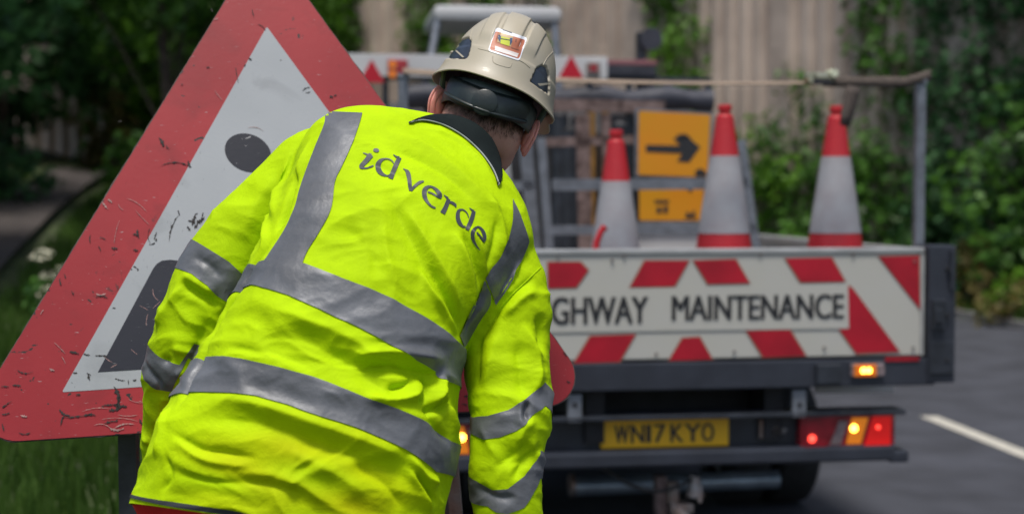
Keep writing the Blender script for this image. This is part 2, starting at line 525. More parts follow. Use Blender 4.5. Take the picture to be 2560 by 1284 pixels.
# right-hand verge: shrubs in front of the wall
for i, (px, d, r, h, mm, lb) in enumerate((
        (2600, 19.0, 1.2, 2.6, 'leaf', 'tall green bush on the verge at the right edge of the photo'),
        (2390, 21.0, .8, 1.9, 'leaf', 'green bush on the verge just right of the grey corner post'),
        (2215, 22.6, .9, 2.0, 'leaf', 'green bush behind the rightmost traffic cone'),
        (2010, 24.4, 1.1, 1.9, 'leaffresh', 'low bright green bush between the two right-hand traffic cones'))):
    x = (px - 1280) / FPX * d
    shrub('shrub', (x, d), r, h, M[mm], lb, n=34, per=330, size=.10, group='bushes on the right verge')
for i, (px, d, r, h, mm, lb) in enumerate((
        (2440, 19.0, .5, .75, 'leafbrown', 'brown dying bush at the foot of the dark bushes beside the road'),
        (2540, 17.6, .5, .5, 'leaffresh', 'small bright green weed patch beside the road at the right edge'),
        (2405, 19.7, .5, .55, 'leaf', 'low weeds at the road edge nearest the black corner bracket'),
        (2490, 18.3, .5, .40, 'leafbrown', 'low brownish weeds at the road edge between green weeds'),
        (2465, 18.9, .4, .9, 'leafbrown', 'rust brown tall weed standing behind the low roadside weeds'),
        (2560, 17.1, .5, .35, 'leafbrown', 'brownish low weed patch cut by the right edge of the photo'))):
    x = (px - 1280) / FPX * d
    shrub('weed_clump', (x, d), r, h, M[mm], lb, 'weeds', n=16, per=600, size=.07, group='weeds at the right road edge')

# left-hand trees
tree('tree', (-4.3, 17.6), 8, (2.0, 2.3), 4.9, M['leaf'], 'leafy tree left of the red triangle beyond the grass', 60, 300, .11, low=2.9, trunk_r=.07)
tree('tree', (-6.2, 12.8), 9, (2.3, 3.2), 4.4, M['leafdark'], 'darkest tree overhanging the footpath at the left edge', 90, 330, .12, low=1.9)
tree('tree', (-9.2, 19), 10, (3.2, 4.4), 4.8, M['leafdark'], 'dark tree behind the wooden fence on the left', 90, 240, .15, low=1.0)
tree('tree', (-6.5, 27), 11, (3.0, 4.0), 6.9, M['leaf'], 'tall green tree right of the footpath, partly behind the triangle edge', 80, 240, .15, low=3.0)
tree('tree', (-5.2, 25), 9, (2.3, 3.2), 5.8, M['leaffresh'], 'brighter green tree behind the sloping left edge of the triangle', 70, 230, .15, low=1.6)
tree('tree', (-12.5, 30), 12, (4.2, 5.5), 5.6, M['leafdark'], 'far dark tree in shade left of the footpath', 90, 140, .2, low=.5)
tree('tree', (-9.6, 36), 12, (3.6, 5.0), 6.2, M['leaf'], 'farthest tree closing the end of the footpath', 80, 140, .2, low=.8)
tree('tree', (-4.9, 29), 9, (1.7, 3.6), 5.5, M['leaffresh'], 'light green tree between the triangle top and the concrete pier', 60, 240, .15, low=.5)
tree('tree', (-6.6, 33), 12, (2.6, 5.0), 6.5, M['leaffresh'], 'far pale green tree right behind the top of the triangle', 60, 180, .2, low=.5)
shrub('shrub', (-8.9, 30.5), .9, 1.6, M['leafbrown'], 'sunlit brownish bush where the footpath ends', n=20, per=300, size=.12)
shrub('shrub', (-7.3, 20.5), .8, .9, M['leafdark'], 'low dark hedge bush beside the footpath fence', n=20, per=300, size=.1)
shrub('shrub', (-5.0, 21), 1.2, 1.6, M['leaf'], 'green bush right of the footpath behind the triangle edge', n=26, per=300, size=.1)
# white umbellifer flowers by the path
t = empty('wild_flower', (-3.3, 10.4, height(-3.3, 10.4)), label='tall wild plant with cream flower heads beside the footpath', category='plant')
mb = MB(); hp = []
for i in range(16):
    a = random.random() * 6.28; r = .05 + .3 * random.random(); hh = .45 + .4 * random.random()
    b = Vector((-3.3, 10.4, height(-3.3, 10.4) - .02)); e = b + Vector((math.cos(a) * r, math.sin(a) * r, hh))
    mb.tube([b, b.lerp(e, .5) + Vector((0, 0, .05)), e], [.006, .005, .003], 5)
    hp.append(e)
mb.build('stems', M['grass'] if False else M['bark'], t)
p, n_, s_, ti = clump_leaves([np.array(e) for e in hp], [.07] * len(hp), 9000, .018, squash=.35)
obj('flower_heads', leaf_mesh('flower_heads', p, n_, s_, ti, 1), M['cream'], t)
p, n_, s_, ti = clump_leaves([np.array(e) * [1, 1, 1] - [0, 0, .3] for e in hp], [.14] * len(hp), 3000, .05)
obj('leaves', leaf_mesh('leaves', p, n_, s_, ti), M['leaf'], t)

# boarded fence on the left of the path
t = empty('wooden_fence', (-8.0, 20, height(-8, 20)), label='dark close-boarded wooden fence beside the footpath on the left', category='fence')
a = Vector((-6.3, 14.5, 0)); b = Vector((-9.9, 31.0, 0)); L = (b - a).length; dr = (b - a).normalized(); nr = Vector((-dr.y, dr.x, 0))
a += nr * 1.0; b += nr * 1.0
mb = MB()
for i in range(int(L / .13)):
    q = a + dr * i * .13; z = height(q.x, q.y)
    hh = 1.35 + .03 * random.random()
    mb.bar(q + Vector((0, 0, z)), q + Vector((0, 0, z + hh)), .115, .02, nr)
mb.build('boards', M['wood'], t)
for i in range(int(L / 2.4) + 1):
    q = a + dr * i * 2.4 - nr * .09; z = height(q.x, q.y)
    MB().bar(q + Vector((0, 0, z - .1)), q + Vector((0, 0, z + 1.5)), .11, .11, nr).build('post', M['wood'], t)
mb = MB()
for zz in (.35, 1.1):
    q0 = a - nr * .03
    for i in range(int(L / 2.4)):
        u = q0 + dr * i * 2.4; v = q0 + dr * (i + 1) * 2.4
        mb.bar(u + Vector((0, 0, height(u.x, u.y) + zz)), v + Vector((0, 0, height(v.x, v.y) + zz)), .03, .08)
mb.build('rail', M['wood'], t)

# grass
def grass(name, xa, xb, ya, yb, n, hh, label=None):
    pos = np.empty((n * 3, 3)); cnt = 0
    V = []; ti = []
    while cnt < n:
        y = ya + (yb - ya) * random.random() ** 1.3
        e = edge_x(y)
        lo, hi = xa(y), xb(y)
        x = lo + (hi - lo) * random.random()
        # keep off the footpath
        off = False
        for (p0, p1) in zip(pc, pc[1:]):
            if p0[1] <= y <= p1[1]:
                cx = p0[0] + (p1[0] - p0[0]) * (y - p0[1]) / (p1[1] - p0[1])
                if abs(x - cx) < .68: off = True
        if off: continue
        z = height(x, y) - .01
        h = hh * (.5 + random.random()) * (1 + .5 * noise.noise((x, y, 1)))
        a = random.random() * 6.28; l = h * .5 * random.random()
        wd = .005 + .0009 * y
        dx, dy = math.cos(a) * wd, math.sin(a) * wd
        tx, ty = random.uniform(-1, 1) * l, random.uniform(-1, 1) * l
        V.append([(x - dx, y - dy, z), (x + dx, y + dy, z), (x + tx + dx * .2, y + ty + dy * .2, z + h), (x + tx - dx * .2, y + ty - dy * .2, z + h)])
        ti.append(.35 + .5 * noise.noise((x * .7, y * .7, 5)) + .4 * random.random())
        cnt += 1
    V = np.array(V)
    me = bpy.data.meshes.new(name)
    me.vertices.add(4 * n); me.vertices.foreach_set('co', V.reshape(-1).astype(np.float32))
    me.loops.add(4 * n); me.loops.foreach_set('vertex_index', np.arange(4 * n, dtype=np.int32))
    me.polygons.add(n); me.polygons.foreach_set('loop_start', np.arange(0, 4 * n, 4, dtype=np.int32))
    at = me.attributes.new('tint', 'FLOAT', 'FACE'); at.data.foreach_set('value', np.clip(ti, 0, 1).astype(np.float32))
    me.update(); me.validate()
    tag(obj(name, me, M['grass']), label, 'grass', kind='stuff')
grass('grass', lambda y: edge_x(y) - 1.6 - y * .36, lambda y: edge_x(y) - .12, 1.4, 26, 60000, .13, 'rough green grass growing on the left verge and bank')
grass('grass', lambda y: rd_r(y) + .02, lambda y: rd_r(y) + 2.2, 10, 24, 12000, .16, 'rough grass along the foot of the right-hand wall')

# ------------------------------------------------------------------ TRUCK
YAW = math.atan2(.1357, .9907)
D0 = 5.86
TO = Vector((.1271 * D0, D0, 0))
TM = Matrix.Translation(TO) @ Matrix.Rotation(YAW, 4, 'Z')
TX = TM.to_3x3() @ Vector((1, 0, 0)); TY = TM.to_3x3() @ Vector((0, 1, 0)); TZ = Vector((0, 0, 1))
def TP(px, py, ly=0.):
    """photo pixel on the truck's transverse plane at ly -> local (x, z)"""
    o_ = TM @ Vector((0, ly, 0)); r = ray(px, py)
    t = (o_ - CAM).dot(TY) / r.dot(TY)
    q = TM.inverted() @ (CAM + r * t)
    return q.x, q.z
truck = empty('tipper_truck', TO, YAW, label='parked white and black tipper truck with red and white chevron tailgate and lit rear lamps', category='truck')
def TB(): return MB(TM)
HW = 1.03; HL = -1.17; ZT = 1.362; ZB = .918
# tailgate
tg = TB().box(HL, HW, 0, .035, ZB, ZT, .004).build('tailgate', M['boardwhite'], truck)
TB().box(HL - .003, HW + .003, -.008, .042, ZT - .004, ZT + .018, .005).build('top_rail', M['alu'], tg)
TB().box(HL - .003, HL + .012, -.006, -.001, ZB, ZT - .01).build('edge_trim', M['alu'], tg); TB().box(HW - .012, HW + .003, -.006, -.001, ZB, ZT - .01).build('edge_trim', M['alu'], tg)
def chev(polys, m, off, name, grow=0.):
    mb = MB()
    for pl in polys:
        q = [TP(x, y, 0) for x, y in pl]
        if grow:
            c = Vector((sum(a for a, _ in q) / len(q), sum(b for _, b in q) / len(q)))
            q = [tuple(Vector(a) + (Vector(a) - c).normalized() * grow) for a in q]
        mb.prism(q, TM @ Vector((0, -off, 0)), TX, TZ, .0006)
    return mb.build(name, m, tg)
CH = [
    [(1370, 655), (1450, 655), (1470, 675), (1440, 717), (1370, 720)],
    [(1612, 652), (1722, 651), (1685, 715), (1575, 717)],
    [(1733, 651), (1838, 648), (1873, 707), (1770, 709)],
    [(1963, 646), (2078, 644), (2112, 703), (2002, 705)],
    [(2196, 641), (2297, 639), (2299, 772)],
    [(1476, 840), (1588, 835), (1548, 903), (1434, 907)],
    [(1706, 845), (1748, 842), (1780, 897), (1672, 900)],
    [(1866, 827), (1974, 824), (2014, 888), (1908, 892)],
    [(2118, 712), (2132, 722), (2248, 878), (2140, 882), (2098, 822), (2118, 820)],
    [(1200, 840), (1292, 838), (1252, 908), (1160, 910)],
    [(1170, 655), (1262, 654), (1225, 722), (1130, 722)],
    [(1040, 655), (1090, 655), (1050, 725), (1036, 725)],
]
for pl in CH: chev([pl], M['boardedge'], .0022, 'stripe_edge', .006); chev([pl], M['boardred'], .0034, 'red_stripe')
# lettering plate
x0, z0 = TP(1300, 822); x1, z1 = TP(2120, 706)
MB().prism([TP(1262, 728), TP(2119, 708), TP(2121, 820), TP(1262, 832)], TM @ Vector((0, -.004, 0)), TX, TZ, .0007).build('lettering_panel', M['boardwhite'], tg)
def panel_text(txt, pxa, pya, pxb, pyb, ly=0., off=.006, m=None, par=None, bold=.012, name='lettering'):
    xa, za = TP(pxa, pya, ly); xb, zb = TP(pxb, pyb, ly)
    return place_text(txt, xa, xb, za, zb, TM @ Vector((0, ly - off, 0)), TX, TZ, m or M['letters'], par or tg, name, 0, dup=bold)
panel_text('HIGHWAY', 1318, 811, 1618, 740, bold=.0035)
panel_text('MAINTENANCE', 1680, 800, 2107, 734, bold=.0035)
for px in (1400, 1530, 1890, 2130): # small screws
    pass
for px, py in ((1395, 642), (1530, 650), (1560, 640), (1900, 636), (2132, 636), (1640, 884), (1835, 878), (2060, 868), (2282, 868), (2285, 652)):
    x, z = TP(px, py); TB().tube([(x, -.002, z), (x, -.009, z)], .006, 8).build('bolt', M['steel'], tg)
# corner brackets / rear posts
def mk_corner(sx):
    a, b = (HW + .012, HW + .135) if sx > 0 else (HL - .135, HL - .012)
    c = TB().box(a, b, -.03, .10, .80, 1.39, .008).build('corner_post', M['beam'], truck)
    m2 = TB()
    xm = (a + b) / 2
    m2.box(xm - .05, xm + .01, -.05, -.032, 1.03, 1.16, .005).box(xm - .045, xm - .01, -.065, -.052, 1.06, 1.12, .004)
    m2.box(xm - .055, xm + .05, -.04, -.031, .84, .98, .003)
    m2.box(xm + .03, xm + .05, -.045, -.032, 1.2, 1.37, .003)
    m2.build('latch', M['black'], c)
    for zz in (1.29, 1.09, .9): TB().tube([(xm + .02, -.03, zz), (xm + .02, -.046, zz)], .008, 8).build('bolt', M['dark'], c)
    return c
mk_corner(1); mk_corner(-1)
# tall rear stanchions
for sx in (1, -1):
    xs_ = 1.063 if sx > 0 else HL - .02
    TB().box(xs_ - .02, xs_ + .02, .11, .15, 1.30, 2.10, .003).box(xs_ - .024, xs_ + .024, .105, .155, 2.085, 2.105, .003).build('stanchion', M['galv'], truck)
# rear beam
rb = TB().box(HL - .01, HW + .05, -.02, .10, .79, .905, .006).build('rear_beam', M['beam'], truck)
x, z = TP(2092, 930, -.04)
TB().box(x - .09, x + .02, -.05, -.021, z - .05, z + .035, .006).build('hinge_block', M['black'], rb)
for px, pxw in ((2165, 0), (1120, 0)):
    x, z = TP(px, 925, -.04)
    h = TB().box(x - .065, x + .085, -.04, -.021, z - .028, z + .028, .008).build('marker_lamp', M['clear'] if px > 2000 else M['amber'], truck)
    TB().box(x - .055, x + .045, -.048, -.041, z - .026, z + .026, .003).build('lens', M['amber'], h)
    for dx in (-.014, .010): TB().tube([(x + dx, -.047, z), (x + dx, -.054, z)], [.012, .009], 14).build('bulb', M['bulb'], h)
x0, z0 = TP(2212, 903, -.02); x1, z1 = TP(2297, 890, -.02)
TB().box(x0, x1, -.026, -.0205, z0, z1, .001).build('red_reflector', M['redlens'], rb)
# lower chassis: rails, cross member, bumper, brackets
TB().box(-.43, -.35, .06, 3.6, .56, .78).box(.35, .43, .06, 3.6, .56, .78).box(-.43, .43, .3, .36, .6, .76).box(-.43, .43, 1.6, 1.66, .6, .76).build('chassis_rail', M['dark'], truck)
bp = TB().box(-1.2, .93, .04, .16, .455, .53, .012).box(-1.19, .92, .02, .04, .465, .52, .006).box(.90, .985, .02, .14, .45, .50, .01).build('bumper', M['beam'], truck)
TB().box(-1.2, .90, .10, .14, .525, .665, .004).build('lamp_panel', M['black'], truck)
TB().box(-1.2, .96, .00, .13, .662, .682, .004).build('step_edge', M['black'], truck)
for px in (1435, 1995):
    xa, z = TP(px, 1010, .02)
    TB().box(xa - .03, xa + .03, .0, .03, .66, .775, .004).build('bracket', M['galv'], truck)
    TB().tube([(xa, -.002, z), (xa, -.0005, z)], .011, 12).build('hole', M['dark'], truck)
xa, _ = TP(2040, 980, .4); xb, _ = TP(2235, 980, .4)
TB().box(xa, xb, .4, .42, .70, .80, .003).build('splash_panel', M['vanwhite'], truck)
# tail lamps
def tail(pa, pb, mirror=False):
    xa, za = TP(pa[0], pa[1], .03); xb, zb = TP(pb[0], pb[1], .03)
    g = TB().box(min(xa, xb) - .01, max(xa, xb) + .01, .045, .11, zb - .006, za + .006, .006).build('tail_lamp', M['redlens'], truck)
    w_ = xb - xa; hgt = za - zb
    def seg(u0, u1, sl0, sl1, v0, v1, m, n, y=.0):
        pl = [(xa + w_ * (u0), zb + hgt * v0), (xa + w_ * u1, zb + hgt * v0), (xa + w_ * (u1 + sl1), zb + hgt * v1), (xa + w_ * (u0 + sl0), zb + hgt * v1)]
        if w_ < 0: pl = pl[::-1]
        return MB().prism(pl, TM @ Vector((0, .044 - y, 0)), TX, TZ, .004).build(n, m, g)
    seg(.02, .26, 0, .08, .04, .96, M['redlens'], 'stop_lens')
    seg(.30, .42, .10, .08, .1, .85, M['clear'], 'reverse_lens')
    seg(.48, .64, .06, .08, .1, .93, M['amberlit'], 'indicator_lens')
    seg(.68, .97, .09, 0.01, .04, .96, M['redlit'], 'rear_lens')
    for u, v, r_, m in ((.56, .6, .016, 'bulb'), (.83, .62, .009, 'redbulb'), (.10, .3, .017, 'redbulb')):
        c = (xa + w_ * u, .038, zb + hgt * v)
        TB().tube([(c[0], .0395, c[2]), (c[0], .034, c[2])], [r_, r_ * .7], 14).build('bulb', M[m], g)
    return g
tail((2010, 1042), (2235, 1115))
xl, zl = TP(2010, 1042, .03)
def TPinv(x, y, z):
    p = TM @ Vector((x, y, z)) - CAM
    d = p.dot(FW); return 1280 + FPX * p.x / d, 642 - FPX * p.dot(UP) / d
xa, za = TP(2010, 1042, .03); xb, zb = TP(2235, 1115, .03)
qa = TPinv(-1.135 + (xb - xa), .03, za); qb = TPinv(-1.135, .03, zb)
tail(qa, qb)
# number plate
xa, za = TP(1502, 1047, .08); xb, zb = TP(1822, 1120, .08)
npl = TB().box(xa, xb, .082, .094, za - .126, za + .002, .004).build('number_plate', M['plate'], truck)
ca = (1540, 1113); cb = (1782, 1062)
for i, (ch, a, b) in enumerate(zip('WN17KYO', (1537, 1578, 1617, 1636, 1677, 1712, 1755), (1572, 1610, 1626, 1663, 1708, 1752, 1784))):
    xx0, _ = TP(a, 1100, .08); xx1, _ = TP(b, 1100, .08)
    place_text(ch, xx0, xx1, za - .105, za - .027, TM @ Vector((0, .0805, 0)), TX, TZ, M['letters'], npl, 'lettering', 0, .001, dup=.0022)
# connector and brackets beside plate
x, z = TP(1935, 1075, .09)
mb = TB().box(x - .07, x - .055, .07, .098, z - .03, z + .05, .003); mb.tube([(x, .098, z), (x, .06, z)], .022, 14); mb.tube([(x + .03, .098, z + .002), (x + .03, .07, z)], .014, 10).tube([(x - .02, .08, z + .002), (x + .05, .075, z + .005)], .007, 8)
mb.build('trailer_socket', M['steel'], truck)
# tubular cross member / tow bar
def tubeT(p0, p1, r, ly, m, n):
    a = TP(*p0, ly); b = TP(*p1, ly)
    return TB().tube([(a[0], ly, a[1]), (b[0], ly, b[1])], r, 24, True).build(n, m, truck, True)
tb = tubeT((1432, 1215), (1945, 1196), .043, .55, M['galv'], 'tow_tube')
tb.data.materials[0] = mat('blue grey tube', (.24, .29, .34), .35, metal=.6, var=.3, vscale=8)
a = TP(1428, 1215, .52)
TB().tube([(a[0] - .004, .55, a[1]), (a[0] + .02, .55, a[1])], .052, 24).build('tube_end', M['steel'], truck, True)
# tow hitch
x, z = TP(1695, 1215, .18)
hp_ = TB()
hp_.box(x - .10, x - .055, .15, .22, z - .12, z + .05, .004)
hp_.build('tow_bracket', M['rust'], truck)
TB().box(x - .05, x + .05, .10, .20, z - .10, z - .06, .006).tube([(x - .03, .15, z - .06), (x - .03, .15, z + .03)], .028, 14).tube([(x + .06, .12, z - .03), (x + .06, .12, z + .055)], [.04, .018], 16).build('tow_ball', M['steel'], truck, True)
TB().tube([(x - .02, .13, z - .09), (x + .03, .1, z - .16), (x + .06, .1, z - .22)], [.04, .03, .025], 10).tube([(x + .04, .12, z + .06), (x + .08, .1, z + .01), (x + .07, .08, z - .05)], .008, 8).build('coupling_jaw', M['steel'], truck, True)
mb = TB(); pp = []
for i in range(22):
    u = i / 21
    pp.append((-.36 + u * .42, .1 + .02 * math.sin(u * 9), .455 - .09 * math.sin(u * math.pi * .9) - .04 * u))
mb.tube(pp, .008, 8).build('cable', M['rubber'], truck, True)
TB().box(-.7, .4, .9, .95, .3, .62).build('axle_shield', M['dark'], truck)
# wheels (rear twin, front)
def wheel(lx, ly, r=.34, w_=.22):
    c = TM @ Vector((lx, ly, r))
    prof = [(r * .58, -w_ / 2), (r * .9, -w_ / 2), (r * .98, -w_ * .4), (r, -w_ * .2), (r, w_ * .2), (r * .98, w_ * .4), (r * .9, w_ / 2), (r * .58, w_ / 2)]
    e = bpy.data.objects.new('wheel', None); COL.objects.link(e); e.location = c; e.rotation_euler = (0, R(90), YAW); e.empty_display_size = .1
    bpy.context.view_layer.update()
    e.parent = truck; e.matrix_parent_inverse = truck.matrix_world.inverted()
    bpy.context.view_layer.update()
    for n, mb_, mm in (('tyre', MB().lathe(prof, (0, 0, 0), 40), 'rubber'), ('rim', MB().lathe([(r * .6, -w_ * .3), (r * .5, -w_ * .1), (r * .2, -w_ * .2), (.0, -w_ * .2)], (0, 0, 0), 32).lathe([(r * .6, w_ * .3), (r * .5, w_ * .1), (r * .2, w_ * .2), (.0, w_ * .2)], (0, 0, 0), 32), 'alu')):
        q = mb_.build(n, M[mm], None, True); q.parent = e
for lx in (-1.0, -.74, .6, .86): wheel(lx, 1.35)
for lx in (-.99, .85): wheel(lx, 4.7)
# bed: floor, side boards, headboard
BL = 3.2
TB().box(HL, HW, .10, BL, .86, .905).build('bed_floor', M['steel'], truck)
for sx in (1, -1):
    xs_ = HW + .01 if sx > 0 else HL - .01
    sb = TB().box(xs_ - .018, xs_ + .018, .10, BL, .906, ZT - .02, .003).build('side_board', mat('side board', (.33, .33, .3), .5, var=.15, vscale=5), truck)
    TB().box(xs_ - .028, xs_ + .028, .10, BL, ZT - .019, ZT + .012, .006).build('top_rail', M['alu'], sb)
hb = TB().box(HL, HW, BL, BL + .04, .906, ZT + .02, .003).build('headboard', M['vanwhite'], truck)
TB().box(HL, HW, BL - .02, BL - .002, ZT + .0, ZT + .07, .004).build('top_rail', M['galv'], hb)
mb = TB()
for x in np.linspace(-1.12, .98, 9): mb.box(x - .02, x + .02, BL + .0, BL + .04, ZT + .07, 2.33, .002)
mb.box(-1.14, 1.0, BL, BL + .04, 2.331, 2.37, .002)
mb.build('headboard_frame', M['black'], truck)
# cab
cb = TB()
prof = [(3.45, .45), (3.45, 2.02), (3.6, 2.22), (4.3, 2.25), (4.75, 1.75), (5.6, 1.25), (5.75, .9), (5.75, .45)]
bm_ = MB(); c0 = TM @ Vector((-1.09, 0, 0))
bm_.prism([(y, z) for y, z in prof], c0, TY, TZ, -2.04 if TY.cross(TZ).dot(TX) < 0 else 2.04)
cab = bm_.build('cab', mat('cab paint', (.03, .03, .035), .7), truck)
TB().box(-.8, .8, 3.435, 3.449, 1.45, 2.0, .01).build('rear_window', M['glass'], cab)
for sx in (-1, 1):
    TB().box((.955 if sx > 0 else -1.095) - .004, (.955 if sx > 0 else -1.095) + .004, 4.0, 4.6, 1.45, 1.95, .003).build('side_window', M['glass'], cab)
# tarpaulin roll on the frame, housing
mb = TB(); n = 14
mb.tube([(-1.0 + 1.98 * i / n, BL - .06, 2.22 + .012 * math.sin(i * 1.7)) for i in range(n + 1)], [.075 + .012 * math.sin(i * 2.3) for i in range(n + 1)], 18)
mb.build('tarpaulin_roll', M['tarp'], truck, True)
xa, za = TP(1515, 152, BL); xb, zb = TP(1640, 192, BL)
th = TB().box(xa, xb, BL - .02, BL + .25, zb, za - .03, .01).build('tarpaulin_housing', M['tarp'], truck)
TB().box(xa, xb, BL - .02, BL + .25, za - .028, za + .005, .006).build('housing_lid', mat('faded red paint', (.24, .09, .10), .6), th)
# work lamp on mast
xa, za = TP(1618, 250, BL + .1); xb, zb = TP(1632, 92, BL + .1)
wl = TB().box(xa - .03, xa + .03, BL + .26, BL + .32, 1.9, zb + .05, .008).box(xa + .02, xa + .11, BL + .3, BL + .5, 1.95, za + .27, .02).build('lamp_mast', M['black'], truck)
TB().tube([(xb + .02, BL + .22, zb), (xb + .02, BL + .36, zb)], [.075, .06], 20).build('work_lamp', M['tarp'], truck, True)
# pale canopy roof with sloping post above the cab
xa, za = TP(1075, 45, 4.3); xb, zb = TP(1265, 45, 4.3)
cn = TB().box(xa, xb + .35, 3.95, 4.9, za - .06, za + .05, .045).build('canopy_roof', M['vanwhite'], truck, True)
TB().tube([(xa + .03, 4.0, za - .05), (xa - .08, 3.9, za - .62), (xa - .09, 3.85, 2.2)], .03, 10).build('canopy_post', M['galv'], truck, True); TB().tube([(xb + .3, 4.0, za - .05), (xb + .33, 3.9, 2.2)], .03, 10).build('canopy_post', M['galv'], truck, True)

# light board standing on the headboard
xa, za = TP(840, 134, BL - .1); xb, zb = TP(1518, 198, BL - .1)
lb = empty('light_board', TM @ Vector(((xa + xb) / 2, BL - .1, zb)), YAW, label='white rear light board with two red triangles above the truck bed', category='light board')
TB().box(xa, xb, BL - .11, BL - .085, zb - .0, za, .004).build('panel', M['vanwhite'], lb)
for pxs in ((1428,), (930,)):
    pass
for tri in (((1428, 140), (1390, 192), (1466, 192)), ((927, 148), (903, 206), (956, 206))):
    q = [TP(x, y, BL - .12) for x, y in tri]
    c = Vector(((q[1][0] + q[2][0]) / 2, (q[0][1] + q[1][1]) / 2))
    h_ = .145; q = [(c.x, c.y + h_ * .5), (c.x - .08, c.y - h_ * .5), (c.x + .08, c.y - h_ * .5)]
    MB().prism(roundpoly(q, .006, 3), TM @ Vector((0, BL - .112, 0)), TX, TZ, .006).build('triangle_reflector', M['triangle'], lb)
x, z = TP(985, 172, BL - .13)
l = TB().box(x - .04, x + .085, BL - .15, BL - .112, z - .03, z + .055, .006).build('lamp', M['redlens'], lb)
TB().tube([(x - .01, BL - .155, z + .025), (x - .01, BL - .151, z + .025)], .026, 14).tube([(x - .01, BL - .155, z - .035), (x - .01, BL - .13, z - .035)], .026, 14).build('amber_lens', M['amber'], l)
x, z = TP(1480, 168, BL - .13)
l = TB().box(x - .035, x + .05, BL - .15, BL - .112, z - .055, z + .03, .006).build('lamp', M['steel'], lb)
TB().box(x - .02, x + .03, BL - .157, BL - .151, z - .03, z + .015, .003).build('red_lens', M['redlens'], l)

# cargo: galvanised A frames, pipes, yellow signs
def PT(px, py, ly):
    x, z = TP(px, py, ly); return Vector((x, ly, z))
fr = empty('sign_frame', TM @ Vector((PT(1600, 460, 1.6).x, 1.6, .906)), YAW, label='grey galvanised sign stand with long cross rail standing behind the cones', category='sign stand')
lyf = 1.7
TB().bar(PT(1352, 345, lyf), Vector((PT(1388, 640, lyf).x, lyf, .91)), .045, .03, (0, 1, 0)).build('leg', M['galv'], fr)
TB().bar(PT(1852, 350, lyf), Vector((PT(1915, 690, lyf).x, lyf, .91)), .045, .03, (0, 1, 0)).build('leg', M['galv'], fr)
TB().bar(PT(1380, 462, lyf), PT(1868, 458, lyf), .03, .062, (0, 0, 1)).build('rail', M['galv'], fr)
TB().bar(PT(1380, 575, lyf), PT(1890, 572, lyf), .03, .05, (0, 0, 1)).build('rail', M['galv'], fr)
fr = empty('sign_frame', TM @ Vector((PT(1320, 460, 1.9).x, 1.9, .906)), YAW, label='pale grey sign stand upright closest to the worker', category='sign stand')
lyf = 1.95
TB().bar(PT(1308, 300, lyf), Vector((PT(1352, 650, lyf).x, lyf, .91)), .07, .03, (0, 1, 0)).build('leg', M['galv'], fr)
TB().bar(PT(1262, 400, lyf), Vector((PT(1300, 650, lyf).x, lyf, .91)), .05, .03, (0, 1, 0)).build('leg', M['alu'], fr)
TB().bar(PT(1265, 465, lyf), PT(1335, 463, lyf), .03, .05).build('rail', M['galv'], fr)
rf = empty('rusty_frame', TM @ Vector((PT(1500, 345, 2.3).x, 2.3, .906)), YAW, label='rusty brown metal frame with uprights standing in the truck bed', category='metal frame')
lyf = 2.3
TB().bar(PT(1340, 357, lyf), PT(1700, 345, lyf), .03, .05).build('rail', M['rust'], rf)
for px, w_ in ((1462, .08), (1520, .05)):
    TB().bar(PT(px - 6, 285, lyf), Vector((PT(px + 5, 600, lyf).x, lyf, .91)), w_, .03, (0, 1, 0)).build('upright', M['rust'], rf)
TB().bar(PT(1380, 262, lyf), PT(1660, 268, lyf), .04, .07).build('rail', M['rust'], rf)
for i, (px, lb_) in enumerate(((1400, 'black plastic post nearest the worker'), (1425, 'second black plastic post from the worker, thicker'), (1550, 'black plastic post beside the yellow signs'), (1440, 'thin black post behind the rusty frame'))):
    a = PT(px, 290 + (i * 37) % 50, 2.75)
    pt = empty('plastic_post', TM @ Vector((a.x, 2.75, .906)), YAW, label=lb_ + ' in the truck bed', category='post', group='black posts stacked in the bed')
    TB().tube([(a.x, 2.75, .906), (a.x, 2.75, a.z)], (.05, .07, .05, .035)[i], 16).build('tube', M['black'], pt, True)
    TB().tube([(a.x, 2.75, a.z), (a.x, 2.75, a.z + .03)], [(.052, .072, .052, .037)[i], .03], 16).build('cap', M['dark'], pt, True)
for px, wd in ((1478, .05), (1512, .045)):
    a = PT(px, 268, 2.9)
    tag(TB().box(a.x - wd / 2, a.x + wd / 2, 2.88, 2.92, .906, a.z, .004).build('timber_batten', mat('ochre timber', (.22, .11, .02), .7, var=.4)), 'ochre timber batten %s among the dark posts in the truck bed' % ('on the left' if px < 1500 else 'on the right'), 'batten', 'battens in the bed')
# dark crate stack behind
tag(TB().box(-.55, .28, 3.0, 3.12, .906, 1.98, .01).build('barrier_panel', M['dark']), 'dark plastic barrier panel leaning on the headboard behind the posts', 'panel')
def yellow_sign(pts, ly, label, art):
    q = [TP(x, y, ly) for x, y in pts]
    cx = sum(a for a, _ in q) / 4; cz = min(b for _, b in q)
    t = empty('yellow_sign', TM @ Vector((cx, ly, cz)), YAW, label=label, category='sign', group='yellow works signs in the bed')
    org = TM @ Vector((0, ly, 0))
    c = Vector((cx, sum(b for _, b in q) / 4))
    q2 = [tuple(c + (Vector(a) - c) * 1.07) for a in q]
    MB().prism(roundpoly(q2, .01, 4), TM @ Vector((0, ly + .005, 0)), TX, TZ, -.03).build('frame', M['galv'] if art != 'wheel' else M['dark'], t)
    f = MB().prism(roundpoly(q, .01, 4), org, TX, TZ, .004).build('face', M['yellow'], t)
    return t, org
t, org = yellow_sign([(1595, 437), (1768, 443), (1776, 287), (1597, 277)], 2.05, 'upper yellow works sign with black arrow pointing right', 'arrow')
